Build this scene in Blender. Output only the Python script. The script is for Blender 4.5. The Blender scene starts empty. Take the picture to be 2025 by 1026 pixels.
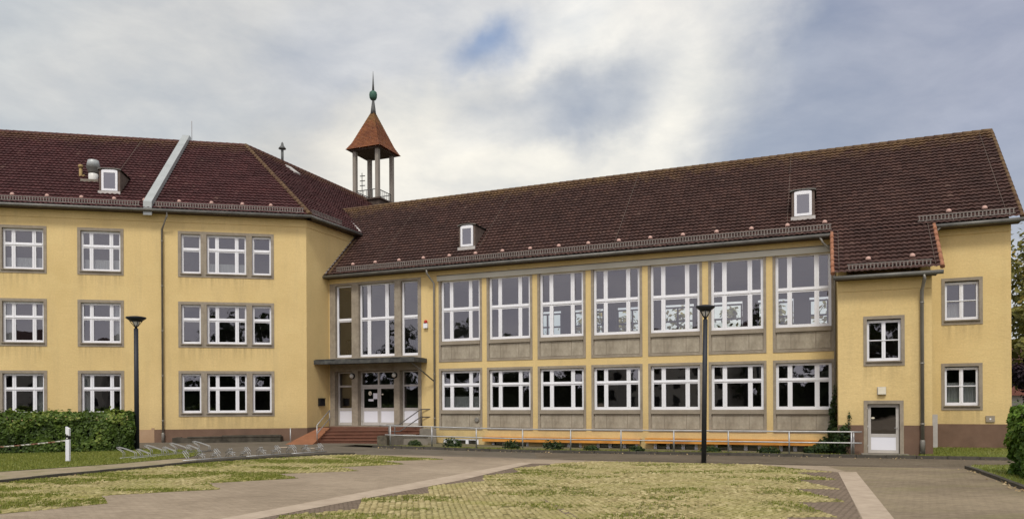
import bpy, bmesh, math, random
from mathutils import Vector, Matrix
R = math.radians
random.seed(7)
sc = bpy.context.scene
col = sc.collection

# ------------------------------------------------------------------ materials
def new_mat(name):
    m = bpy.data.materials.new(name); m.use_nodes = True
    nt = m.node_tree; nt.nodes.clear()
    return m, nt, nt.nodes, nt.links
def N(nt, t, **kw):
    n = nt.nodes.new(t)
    for k, v in kw.items(): setattr(n, k, v)
    return n
def out(nt, sh):
    o = N(nt, 'ShaderNodeOutputMaterial'); nt.links.new(sh, o.inputs[0])
def ramp(nt, fac, stops, interp='LINEAR'):
    r = N(nt, 'ShaderNodeValToRGB'); r.color_ramp.interpolation = interp
    e = r.color_ramp.elements
    while len(e) < len(stops): e.new(0.5)
    for i, (p, c) in enumerate(stops):
        e[i].position = p; e[i].color = (c[0], c[1], c[2], 1) if len(c) == 3 else c
    nt.links.new(fac, r.inputs[0]); return r.outputs[0]
def noise(nt, vec, scale, detail=4, rough=.55, dist=0):
    n = N(nt, 'ShaderNodeTexNoise'); n.inputs['Scale'].default_value = scale
    n.inputs['Detail'].default_value = detail; n.inputs['Roughness'].default_value = rough
    n.inputs['Distortion'].default_value = dist
    if vec is not None: nt.links.new(vec, n.inputs['Vector'])
    return n.outputs['Fac']
def mixc(nt, fac, a, b, mode='MIX'):
    m = N(nt, 'ShaderNodeMix', data_type='RGBA', blend_type=mode)
    for s, v in ((m.inputs[0], fac), (m.inputs[6], a), (m.inputs[7], b)):
        if hasattr(v, 'links'): nt.links.new(v, s)
        elif isinstance(v, (int, float)): s.default_value = v
        else: s.default_value = (v[0], v[1], v[2], 1)
    return m.outputs[2]
def mth(nt, op, a, b=0.0, c=None, clamp=False):
    m = N(nt, 'ShaderNodeMath', operation=op); m.use_clamp = clamp
    for i, v in enumerate((a, b) if c is None else (a, b, c)):
        if hasattr(v, 'links'): nt.links.new(v, m.inputs[i])
        else: m.inputs[i].default_value = v
    return m.outputs[0]
def mapping(nt, vec, scale=(1, 1, 1), rot=(0, 0, 0)):
    m = N(nt, 'ShaderNodeMapping'); m.inputs['Scale'].default_value = scale; m.inputs['Rotation'].default_value = rot
    nt.links.new(vec, m.inputs['Vector']); return m.outputs[0]
def coords(nt, which='Object'):
    return N(nt, 'ShaderNodeTexCoord').outputs[which]
def princ(nt, colr, rough=.8, metal=0, spec=.3, bump=None, bdist=.01, bstr=.5):
    p = N(nt, 'ShaderNodeBsdfPrincipled')
    if hasattr(colr, 'links'): nt.links.new(colr, p.inputs['Base Color'])
    else: p.inputs['Base Color'].default_value = (colr[0], colr[1], colr[2], 1)
    p.inputs['Roughness'].default_value = rough; p.inputs['Metallic'].default_value = metal
    p.inputs['Specular IOR Level'].default_value = spec
    if bump is not None:
        b = N(nt, 'ShaderNodeBump'); b.inputs['Strength'].default_value = bstr; b.inputs['Distance'].default_value = bdist
        nt.links.new(bump, b.inputs['Height']); nt.links.new(b.outputs[0], p.inputs['Normal'])
    return p.outputs[0]

def mat_noisy(name, c1, c2, scale=3, rough=.85, metal=0, spec=.25, bscale=None, bdist=.01, c3=None, scale3=.4, amt3=.5, stretch=None):
    m, nt, n, l = new_mat(name)
    v = coords(nt)
    vs = mapping(nt, v, stretch) if stretch else v
    c = ramp(nt, noise(nt, vs, scale, 6, .6), [(.3, c1), (.7, c2)])
    if c3 is not None:
        f = ramp(nt, noise(nt, v, scale3, 5, .6), [(.45, (0, 0, 0)), (.75, (amt3,) * 3)])
        c = mixc(nt, f, c, c3)
    b = noise(nt, v, bscale, 4, .7) if bscale else None
    out(nt, princ(nt, c, rough, metal, spec, b, bdist)); return m

def mat_stucco():
    m, nt, n, l = new_mat('stucco_yellow')
    v = coords(nt)
    a = noise(nt, v, .35, 6, .62)
    c = ramp(nt, a, [(.25, (.61, .46, .205)), (.5, (.67, .51, .235)), (.75, (.73, .56, .265))])
    f = ramp(nt, noise(nt, mapping(nt, v, (1.6, 1.6, .16)), 1.0, 7, .68), [(.5, (0, 0, 0)), (.78, (.5,) * 3)])   # rain streaks
    c = mixc(nt, f, c, (.5, .39, .2))
    sz = N(nt, 'ShaderNodeSeparateXYZ'); l.new(v, sz.inputs[0])
    zr_ = N(nt, 'ShaderNodeMapRange'); zr_.inputs[1].default_value = 2.3; zr_.inputs[2].default_value = .9; l.new(sz.outputs[2], zr_.inputs[0])
    dirt = mth(nt, 'MULTIPLY', zr_.outputs[0], ramp(nt, noise(nt, v, 1.4, 6, .7), [(.35, (.15,) * 3), (.7, (.75,) * 3)]))
    c = mixc(nt, dirt, c, (.44, .34, .17))
    pt = ramp(nt, noise(nt, mapping(nt, v, (.5, .5, .9)), 1, 3, .5), [(.56, (0, 0, 0)), (.6, (.28,) * 3)])     # repainted patches
    c = mixc(nt, pt, c, (.70, .55, .26))
    f2 = ramp(nt, noise(nt, v, 14, 4, .7), [(.42, (.95, .95, .95)), (.62, (1.03, 1.03, 1.03))])
    c = mixc(nt, 1.0, c, f2, 'MULTIPLY')
    b = noise(nt, mapping(nt, v, (2.2, 2.2, 6)), 1.3, 7, .7)
    out(nt, princ(nt, c, .92, 0, .12, b, .05, .28)); return m

def mat_roof(name, base, alt, moss, mossamt, zlo, zhi):
    m, nt, n, l = new_mat(name)
    uv = N(nt, 'ShaderNodeUVMap').outputs[0]
    fl = N(nt, 'ShaderNodeVectorMath', operation='FLOOR'); l.new(uv, fl.inputs[0])
    wn = N(nt, 'ShaderNodeTexWhiteNoise', noise_dimensions='3D'); l.new(fl.outputs[0], wn.inputs['Vector'])
    o = coords(nt)
    c = mixc(nt, ramp(nt, wn.outputs['Value'], [(0, (0, 0, 0)), (1, (1, 1, 1))]), base, alt)
    big = noise(nt, o, .5, 6, .65)
    c = mixc(nt, ramp(nt, big, [(.35, (0, 0, 0)), (.7, (.7,) * 3)]), c, tuple(x * .62 for x in base))
    # lichen: more towards the ridge
    sep = N(nt, 'ShaderNodeSeparateXYZ'); l.new(o, sep.inputs[0])
    hz = N(nt, 'ShaderNodeMapRange'); hz.inputs[1].default_value = zlo; hz.inputs[2].default_value = zhi
    l.new(sep.outputs[2], hz.inputs[0])
    f = mth(nt, 'MULTIPLY_ADD', mth(nt, 'POWER', hz.outputs[0], 9), .5, noise(nt, o, 2.2, 6, .7))
    f = ramp(nt, f, [(.64, (0, 0, 0)), (.95, (mossamt,) * 3)])
    c = mixc(nt, f, c, moss)
    sp = ramp(nt, noise(nt, o, 7.5, 2, .5), [(.66, (0, 0, 0)), (.8, (.8,) * 3)])
    c = mixc(nt, sp, c, (.22, .15, .11))
    wv = ramp(nt, mth(nt, 'FRACT', mth(nt, 'MULTIPLY', wn.outputs['Value'], 17.3)), [(.985, (0, 0, 0)), (.998, (.3,) * 3)])
    c = mixc(nt, wv, c, (.2, .13, .1))
    out(nt, princ(nt, c, .75, 0, .3, noise(nt, o, 30, 3), .01, .4)); return m

def mat_glass(name, tint=.8, refl=.2):
    m, nt, n, l = new_mat(name)
    v = coords(nt)
    inf = N(nt, 'ShaderNodeObjectInfo')
    add = N(nt, 'ShaderNodeVectorMath', operation='ADD'); l.new(v, add.inputs[0]); 
    cmb = N(nt, 'ShaderNodeCombineXYZ'); l.new(mth(nt, 'MULTIPLY', inf.outputs['Random'], 80), cmb.inputs[0]); l.new(cmb.outputs[0], add.inputs[1])
    b = N(nt, 'ShaderNodeBump'); b.inputs['Strength'].default_value = .35; b.inputs['Distance'].default_value = .012
    l.new(noise(nt, add.outputs[0], 1.1, 2, .4), b.inputs['Height'])
    g = N(nt, 'ShaderNodeBsdfGlossy'); g.inputs['Roughness'].default_value = .015; g.inputs['Color'].default_value = (.9, .9, .95, 1)
    l.new(b.outputs[0], g.inputs['Normal'])
    t = N(nt, 'ShaderNodeBsdfTransparent'); t.inputs['Color'].default_value = (tint * .97, tint, tint * .98, 1)
    lw = N(nt, 'ShaderNodeLayerWeight'); lw.inputs['Blend'].default_value = .25
    f = mth(nt, 'ADD', mth(nt, 'MULTIPLY', lw.outputs['Fresnel'], .6), refl, clamp=True)
    mx = N(nt, 'ShaderNodeMixShader'); l.new(f, mx.inputs[0]); l.new(t.outputs[0], mx.inputs[1]); l.new(g.outputs[0], mx.inputs[2])
    out(nt, mx.outputs[0]); return m

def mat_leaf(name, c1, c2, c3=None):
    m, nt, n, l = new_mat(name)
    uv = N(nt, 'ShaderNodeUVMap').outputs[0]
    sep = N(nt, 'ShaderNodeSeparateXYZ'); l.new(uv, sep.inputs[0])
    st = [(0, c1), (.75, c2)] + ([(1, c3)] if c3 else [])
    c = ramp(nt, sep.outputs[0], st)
    p = princ(nt, c, .55, 0, .35)
    tr = N(nt, 'ShaderNodeBsdfTranslucent'); l.new(c, tr.inputs[0])
    mx = N(nt, 'ShaderNodeMixShader'); mx.inputs[0].default_value = .3
    l.new(p, mx.inputs[1]); l.new(tr.outputs[0], mx.inputs[2]); out(nt, mx.outputs[0]); return m

def mat_pavers(name, c1, c2, mortar, sx, rot, joint=.02, grass=None, gscale=.35, glo=.5, ghi=.62, offset=.5, bw=.5, rh=.25):
    """block paving: bricks in object XY; grass: (colour dark, colour light) that creeps over the blocks"""
    m, nt, n, l = new_mat(name)
    v = coords(nt)
    w = mapping(nt, v, (sx, sx, sx), (0, 0, rot))
    # slight wobble of the joints
    wob = N(nt, 'ShaderNodeTexNoise'); wob.inputs['Scale'].default_value = 3.0; l.new(v, wob.inputs['Vector'])
    ad = N(nt, 'ShaderNodeVectorMath', operation='MULTIPLY_ADD'); l.new(wob.outputs['Color'], ad.inputs[0])
    ad.inputs[1].default_value = (.12, .12, 0); l.new(w, ad.inputs[2])
    br = N(nt, 'ShaderNodeTexBrick'); br.offset = offset
    br.inputs['Scale'].default_value = 1; br.inputs['Mortar Size'].default_value = joint
    br.inputs['Mortar Smooth'].default_value = .3
    br.inputs['Brick Width'].default_value = bw; br.inputs['Row Height'].default_value = rh
    br.inputs['Color1'].default_value = (*c1, 1); br.inputs['Color2'].default_value = (*c2, 1); br.inputs['Mortar'].default_value = (*mortar, 1)
    l.new(ad.outputs[0], br.inputs['Vector'])
    c = br.outputs['Color']
    big = noise(nt, v, .22, 6, .65)
    c = mixc(nt, 1.0, c, ramp(nt, big, [(.3, (.8, .79, .78)), (.7, (1.12, 1.12, 1.1))]), 'MULTIPLY')
    fine = noise(nt, v, 18, 4, .7)
    c = mixc(nt, 1.0, c, ramp(nt, fine, [(.3, (.84, .84, .84)), (.7, (1.12, 1.12, 1.12))]), 'MULTIPLY')
    if grass:
        f = mth(nt, 'ADD', noise(nt, v, gscale, 7, .68), mth(nt, 'MULTIPLY', br.outputs['Fac'], .1))
        gc = ramp(nt, noise(nt, v, 7, 5, .7), [(.3, grass[0]), (.7, grass[1])])
        c = mixc(nt, ramp(nt, f, [(glo, (0, 0, 0)), (ghi, (.92,) * 3)]), c, gc)
    h = mth(nt, 'MULTIPLY_ADD', fine, .3, mth(nt, 'SUBTRACT', 1, br.outputs['Fac']))
    out(nt, princ(nt, c, .95, 0, .1, h, .03, .8)); return m

def mat_grain(name, c1, c2, joint, rot, moss=None):
    m, nt, n, l = new_mat(name)
    v = coords(nt); w = mapping(nt, v, (1, 1, 1), (0, 0, rot))
    br = N(nt, 'ShaderNodeTexBrick'); br.offset = .5
    for k, x in (('Scale', 1), ('Mortar Size', .012), ('Mortar Smooth', .5), ('Brick Width', .22), ('Row Height', .11)): br.inputs[k].default_value = x
    br.inputs['Color1'].default_value = (1, 1, 1, 1); br.inputs['Color2'].default_value = (.62, .62, .62, 1); br.inputs['Mortar'].default_value = (0, 0, 0, 1)
    l.new(w, br.inputs['Vector'])
    g1 = noise(nt, mapping(nt, v, (2.6, 6.5, 1)), 1.0, 8, .78, .5)
    g2 = noise(nt, v, .28, 6, .6)
    f = mth(nt, 'MULTIPLY_ADD', g2, .8, mth(nt, 'MULTIPLY_ADD', g1, .95, -.4))
    f = mth(nt, 'MULTIPLY_ADD', br.outputs['Color'], .13, mth(nt, 'SUBTRACT', f, .05))
    c = ramp(nt, f, [(.1, joint), (.4, c1), (.85, c2)])
    if moss: c = mixc(nt, ramp(nt, noise(nt, mapping(nt, v, (.35, .9, 1)), 1, 6, .65), [(.5, (0, 0, 0)), (.72, (.6,) * 3)]), c, moss)
    h = mth(nt, 'MULTIPLY_ADD', br.outputs['Color'], .4, g1)
    out(nt, princ(nt, c, .95, 0, .1, h, .03, .7)); return m

def grass_mask(nt, v, lo, hi):
    f = noise(nt, mapping(nt, v, (.5, .95, 1)), 1, 7, .66)
    return ramp(nt, f, [(lo, (0, 0, 0)), (hi, (.92,) * 3)])
def grass_col(nt, v):
    return ramp(nt, noise(nt, mapping(nt, v, (5, 9, 1)), 1, 5, .7), [(.3, (.13, .15, .025)), (.55, (.25, .25, .055)), (.75, (.38, .35, .12))])
def mat_joint(name, lo, hi):
    m, nt, n, l = new_mat(name); v = coords(nt)
    c = ramp(nt, noise(nt, mapping(nt, v, (1.2, 2.2, 1)), 1, 7, .7), [(.35, (.1, .088, .036)), (.5, (.22, .19, .085)), (.68, (.33, .285, .14))])
    c = mixc(nt, grass_mask(nt, v, lo, hi), c, grass_col(nt, v))
    out(nt, princ(nt, c, .95, 0, .1, noise(nt, v, 16, 4, .7), .04, .9)); return m
def mat_stones(name, lo, hi):
    m, nt, n, l = new_mat(name); v = coords(nt)
    uv = N(nt, 'ShaderNodeUVMap').outputs[0]; sp_ = N(nt, 'ShaderNodeSeparateXYZ'); l.new(uv, sp_.inputs[0])
    c = ramp(nt, sp_.outputs[0], [(0, (.25, .205, .095)), (.5, (.355, .295, .14)), (1, (.5, .425, .23))])
    c = mixc(nt, ramp(nt, noise(nt, v, .45, 5, .6), [(.4, (0, 0, 0)), (.65, (.6,) * 3)]), c, (.31, .285, .12))
    gm = grass_mask(nt, v, lo+.03, hi+.06)
    c = mixc(nt, mth(nt, 'MULTIPLY', gm, .8), c, grass_col(nt, v))
    c = mixc(nt, 1.0, c, ramp(nt, noise(nt, v, 20, 3, .7), [(.3, (.8, .8, .8)), (.7, (1.14, 1.14, 1.14))]), 'MULTIPLY')
    out(nt, princ(nt, c, .92, 0, .15, noise(nt, v, 35, 3, .7), .01, .6)); return m

M = {}
M['stucco'] = mat_stucco()
M['plinth'] = mat_noisy('plinth_brown', (.15, .093, .062), (.195, .124, .085), 1.5, .9, bscale=40, c3=(.1, .067, .048), scale3=.8)
M['pale_plaster'] = mat_noisy('plaster_pale', (.36, .24, .14), (.42, .29, .18), 2, .9)
M['concrete'] = mat_noisy('concrete_surround', (.26, .225, .17), (.35, .305, .235), 5, .9, bscale=50, c3=(.17, .14, .105), scale3=1.3, amt3=.6)
M['panel'] = mat_noisy('concrete_panel', (.33, .295, .225), (.45, .4, .31), 7, .95, bscale=60, bdist=.02, c3=(.17, .14, .1), scale3=1.1, amt3=.7, stretch=(1, 1, .5))
M['old_concrete'] = mat_noisy('mossy_concrete', (.06, .052, .04), (.2, .17, .12), 2.2, .95, bscale=20, c3=(.03, .03, .02), scale3=1.2, amt3=.8)
M['planter'] = mat_noisy('dark_mossy_concrete', (.03, .027, .02), (.1, .088, .065), 2.2, .95, bscale=20, c3=(.13, .115, .09), scale3=1.6, amt3=.5)
M['greyconc'] = mat_noisy('grey_concrete', (.2, .18, .145), (.27, .245, .2), 3, .95, bscale=30, c3=(.12, .11, .08), scale3=1.0, amt3=.6)
M['lintel'] = mat_noisy('pale_lintel', (.5, .49, .41), (.58, .565, .48), 1.2, .8, c3=(.28, .26, .2), scale3=.6, amt3=.5)
M['white'] = mat_noisy('white_frame', (.74, .75, .77), (.8, .81, .83), .9, .4, spec=.4)
M['white_panel'] = mat_noisy('white_door_panel', (.72, .73, .78), (.78, .79, .83), .8, .5)
M['alu'] = mat_noisy('grey_white_frame', (.42, .4, .37), (.5, .48, .44), 2, .5)
M['roofA'] = mat_roof('clay_tiles_red', (.055, .016, .016), (.085, .028, .027), (.2, .125, .05), .35, 12.6, 19.05)
M['roofB'] = mat_roof('clay_tiles_brown', (.051, .0245, .0195), (.084, .041, .031), (.22, .135, .05), .55, 8.5, 15.2)
M['roofT'] = mat_roof('belfry_tiles', (.17, .055, .022), (.26, .095, .032), (.15, .11, .03), .5, 18.0, 26.0)
M['roofplain'] = mat_noisy('rear_tiles', (.06, .025, .022), (.09, .04, .03), 3, .8)
M['hip'] = mat_noisy('mossy_ridge_tiles', (.075, .04, .027), (.16, .105, .05), 2.5, .85, bscale=9)
M['ridge'] = mat_noisy('ridge_tiles', (.07, .03, .026), (.12, .06, .045), 3, .8)
M['verge'] = mat_noisy('orange_verge_tiles', (.26, .105, .055), (.37, .185, .11), 3, .8)
M['gutter'] = mat_noisy('zinc_gutter', (.11, .108, .098), (.18, .175, .155), 2, .55, metal=.3)
M['guard'] = mat_noisy('snow_guard_metal', (.16, .14, .125), (.24, .215, .19), 3, .6, metal=.2)
M['pipe'] = mat_noisy('downpipe_zinc', (.2, .19, .165), (.29, .275, .24), 1, .5, metal=.3)
M['sheet'] = mat_noisy('sheet_metal_pale', (.36, .385, .375), (.43, .455, .445), 1.5, .45, metal=.2)
M['flash'] = mat_noisy('flashing', (.4, .38, .35), (.5, .48, .45), 3, .5)
M['pinkcap'] = mat_noisy('pink_clay_cap', (.46, .29, .24), (.55, .37, .31), 4, .8)
M['dormer'] = mat_noisy('dormer_cladding', (.1, .075, .06), (.15, .115, .095), 4, .8)
M['canopy'] = mat_noisy('canopy_felt', (.04, .042, .042), (.075, .075, .07), 4, .8, c3=(.16, .17, .14), scale3=2, amt3=.5)
M['wood'] = mat_noisy('weathered_post_wood', (.2, .18, .15), (.31, .28, .235), 3, .9, stretch=(4, 4, .4), bscale=20)
M['darkwood'] = mat_noisy('dark_soffit_wood', (.06, .045, .035), (.1, .075, .06), 3, .9)
M['copper'] = mat_noisy('green_copper', (.03, .09, .06), (.06, .14, .1), 4, .6, metal=.2)
M['lead'] = mat_noisy('grey_lead', (.09, .095, .09), (.13, .135, .13), 4, .6, metal=.2)
M['orange'] = mat_noisy('orange_timber', (.56, .235, .04), (.68, .33, .07), 2.5, .7, stretch=(.4, 4, 4), c3=(.22, .07, .015), scale3=.9, amt3=.75)
M['redtile'] = mat_noisy('red_step_tile', (.125, .056, .034), (.175, .077, .047), 4, .8, c3=(.09, .04, .026), scale3=1.2, amt3=.6)
M['ramp'] = mat_noisy('rust_red_ramp', (.22, .09, .045), (.3, .13, .065), 2, .9, c3=(.19, .1, .055), scale3=.9, amt3=.6, bscale=30)
M['steel'] = mat_noisy('galvanised_steel', (.32, .32, .31), (.44, .44, .43), 3, .45, metal=.5)
M['bright_steel'] = mat_noisy('bright_galvanised_steel', (.29, .29, .28), (.38, .38, .37), 3, .4, metal=.3)
M['darksteel'] = mat_noisy('dark_handrail', (.09, .085, .08), (.14, .13, .12), 3, .5, metal=.4)
M['anthracite'] = mat_noisy('anthracite_paint', (.018, .021, .027), (.028, .032, .04), 2, .5)
M['lampglass'] = mat_noisy('lamp_glass', (.62, .62, .58), (.7, .7, .66), 2, .3)
M['black'] = mat_noisy('black_box', (.008, .008, .01), (.014, .014, .016), 3, .5)
M['red'] = mat_noisy('red_siren', (.4, .02, .015), (.5, .04, .03), 3, .3)
M['cream'] = mat_noisy('cream_plastic', (.68, .63, .48), (.75, .7, .56), 3, .4)
M['yellowpipe'] = mat_noisy('yellowed_pipe', (.3, .21, .08), (.38, .28, .13), 3, .6)
M['room'] = mat_noisy('room_walls', (.2, .19, .175), (.26, .245, .225), .7, .9)
M['roomfloor'] = mat_noisy('room_floor', (.12, .09, .07), (.16, .12, .1), 1, .7)
M['curtain'] = mat_noisy('net_curtain', (.5, .52, .52), (.66, .68, .68), 1.5, .9, stretch=(14, 14, .4))
M['glass'] = mat_glass('window_glass', .68, .13)
M['darkglass'] = mat_glass('lower_window_glass', .6, .15)
M['hallglass'] = mat_glass('hall_window_glass', .9, .13)
M['clear'] = mat_glass('rear_window_glass', .96, .02)
M['kerb'] = mat_noisy('kerb_stone', (.055, .05, .042), (.1, .09, .07), 5, .95, bscale=20)
M['asphalt'] = mat_noisy('asphalt_path', (.1, .085, .062), (.145, .124, .092), 1.2, .95, bscale=60, c3=(.15, .125, .1), scale3=.35, amt3=.6)
M['road'] = mat_grain('brick_paving', (.265, .212, .152), (.46, .375, .275), (.175, .14, .1), R(10))
M['roadR'] = mat_grain('brick_paving_grey', (.2, .16, .11), (.37, .3, .2), (.14, .11, .075), R(-16), (.22, .2, .095))
M['pathpav'] = mat_grain('dark_block_paving', (.12, .098, .07), (.215, .178, .128), (.072, .058, .042), R(-16))
M['island'] = mat_joint('grass_joints', .46, .74)
M['island2'] = mat_joint('grassy_joints', .38, .64)
M['stones'] = mat_stones('cream_paving_stones', .48, .78)
M['stones2'] = mat_stones('mossy_paving_stones', .4, .7)
M['bandstone'] = mat_noisy('pale_band_stone', (.37, .295, .22), (.47, .385, .29), 3, .95, bscale=30, c3=(.3, .235, .17), scale3=.7)
M['bandedge'] = mat_noisy('worn_edging', (.27, .215, .16), (.36, .29, .22), 3, .95)
M['toothbrick'] = mat_pavers('brown_brick', (.2, .155, .115), (.26, .2, .15), (.13, .1, .075), 2.6, R(-14), .04)
M['sand'] = mat_noisy('sandy_strip', (.24, .195, .125), (.34, .28, .19), 2.5, .95, bscale=30, c3=(.16, .16, .06), scale3=1.2, amt3=.7)
M['soil'] = mat_noisy('weedy_soil', (.05, .055, .02), (.1, .1, .035), 3, .95, bscale=12)
M['lawn'] = mat_noisy('lawn_ground', (.085, .115, .02), (.15, .18, .04), 1.5, .95, bscale=14, c3=(.27, .24, .1), scale3=.5, amt3=.7)
M['earth'] = mat_noisy('earth', (.12, .11, .06), (.17, .15, .09), .3, .95)
M['blade'] = mat_leaf('grass_blades', (.12, .15, .022), (.27, .29, .055), (.44, .4, .14))
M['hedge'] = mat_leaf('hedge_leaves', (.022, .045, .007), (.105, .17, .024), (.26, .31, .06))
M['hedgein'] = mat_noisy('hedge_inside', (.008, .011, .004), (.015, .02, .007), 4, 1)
M['laurel'] = mat_leaf('laurel_leaves', (.045, .1, .012), (.14, .25, .03), (.3, .4, .07))
M['ivy'] = mat_leaf('ivy_leaves', (.012, .03, .008), (.04, .075, .016), (.09, .12, .03))
M['treeleaf'] = mat_leaf('tree_leaves', (.07, .08, .015), (.22, .2, .04), (.4, .28, .08))
M['darkleaf'] = mat_leaf('dark_tree_leaves', (.012, .022, .008), (.04, .06, .016), (.07, .08, .02))
M['purpleleaf'] = mat_leaf('purple_leaves', (.012, .008, .012), (.035, .018, .026), (.06, .03, .035))
M['bark'] = mat_noisy('bark', (.04, .032, .025), (.08, .065, .05), 6, .95, bscale=12)
M['dryleaf'] = mat_leaf('fallen_leaves', (.32, .22, .1), (.5, .38, .2), (.62, .52, .34))
M['brickhouse'] = mat_noisy('house_wall', (.5, .47, .42), (.56, .53, .48), 1, .9)
M['housetile'] = mat_noisy('house_roof_tiles', (.07, .03, .03), (.1, .045, .04), 4, .8)
M['redcanopy'] = mat_noisy('salmon_cladding', (.5, .2, .15), (.58, .26, .2), 2, .8)

# tape: red and white stripes along its length
m, nt, n, l = new_mat('barrier_tape'); uv = N(nt, 'ShaderNodeUVMap').outputs[0]; sp = N(nt, 'ShaderNodeSeparateXYZ'); l.new(uv, sp.inputs[0])
fr = mth(nt, 'FRACT', sp.outputs[0]); c = ramp(nt, fr, [(.0, (.62, .6, .55)), (.6, (.3, .15, .11))], 'CONSTANT'); out(nt, princ(nt, c, .5)); M['tape'] = m

# rain dirt that has run down the plaster below a sill: a thin film, dense at the sill and fading out
m, nt, n, l = new_mat('rain_dirt'); uv = N(nt, 'ShaderNodeUVMap').outputs[0]; sp = N(nt, 'ShaderNodeSeparateXYZ'); l.new(uv, sp.inputs[0])
wv = coords(nt); inf = N(nt, 'ShaderNodeObjectInfo'); cb_ = N(nt, 'ShaderNodeCombineXYZ'); l.new(mth(nt, 'MULTIPLY', inf.outputs['Random'], 60), cb_.inputs[1])
ad = N(nt, 'ShaderNodeVectorMath', operation='ADD'); l.new(mapping(nt, wv, (5.5, 1, .35)), ad.inputs[0]); l.new(cb_.outputs[0], ad.inputs[1])
stk = ramp(nt, noise(nt, ad.outputs[0], 1.0, 5, .65), [(.42, (0, 0, 0)), (.7, (1, 1, 1))])
edge = ramp(nt, mth(nt, 'ABSOLUTE', mth(nt, 'MULTIPLY_ADD', sp.outputs[0], 2, -1)), [(.0, (.55,) * 3), (.82, (1, 1, 1)), (1, (0, 0, 0))])
a_ = mth(nt, 'MULTIPLY', mth(nt, 'MULTIPLY', mth(nt, 'POWER', sp.outputs[1], 1.4), stk), mth(nt, 'MULTIPLY', edge, .34))
tb = N(nt, 'ShaderNodeBsdfTransparent'); db = N(nt, 'ShaderNodeBsdfDiffuse'); db.inputs[0].default_value = (.2, .16, .1, 1)
mx = N(nt, 'ShaderNodeMixShader'); l.new(a_, mx.inputs[0]); l.new(tb.outputs[0], mx.inputs[1]); l.new(db.outputs[0], mx.inputs[2]); out(nt, mx.outputs[0]); M['stain'] = m

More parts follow.
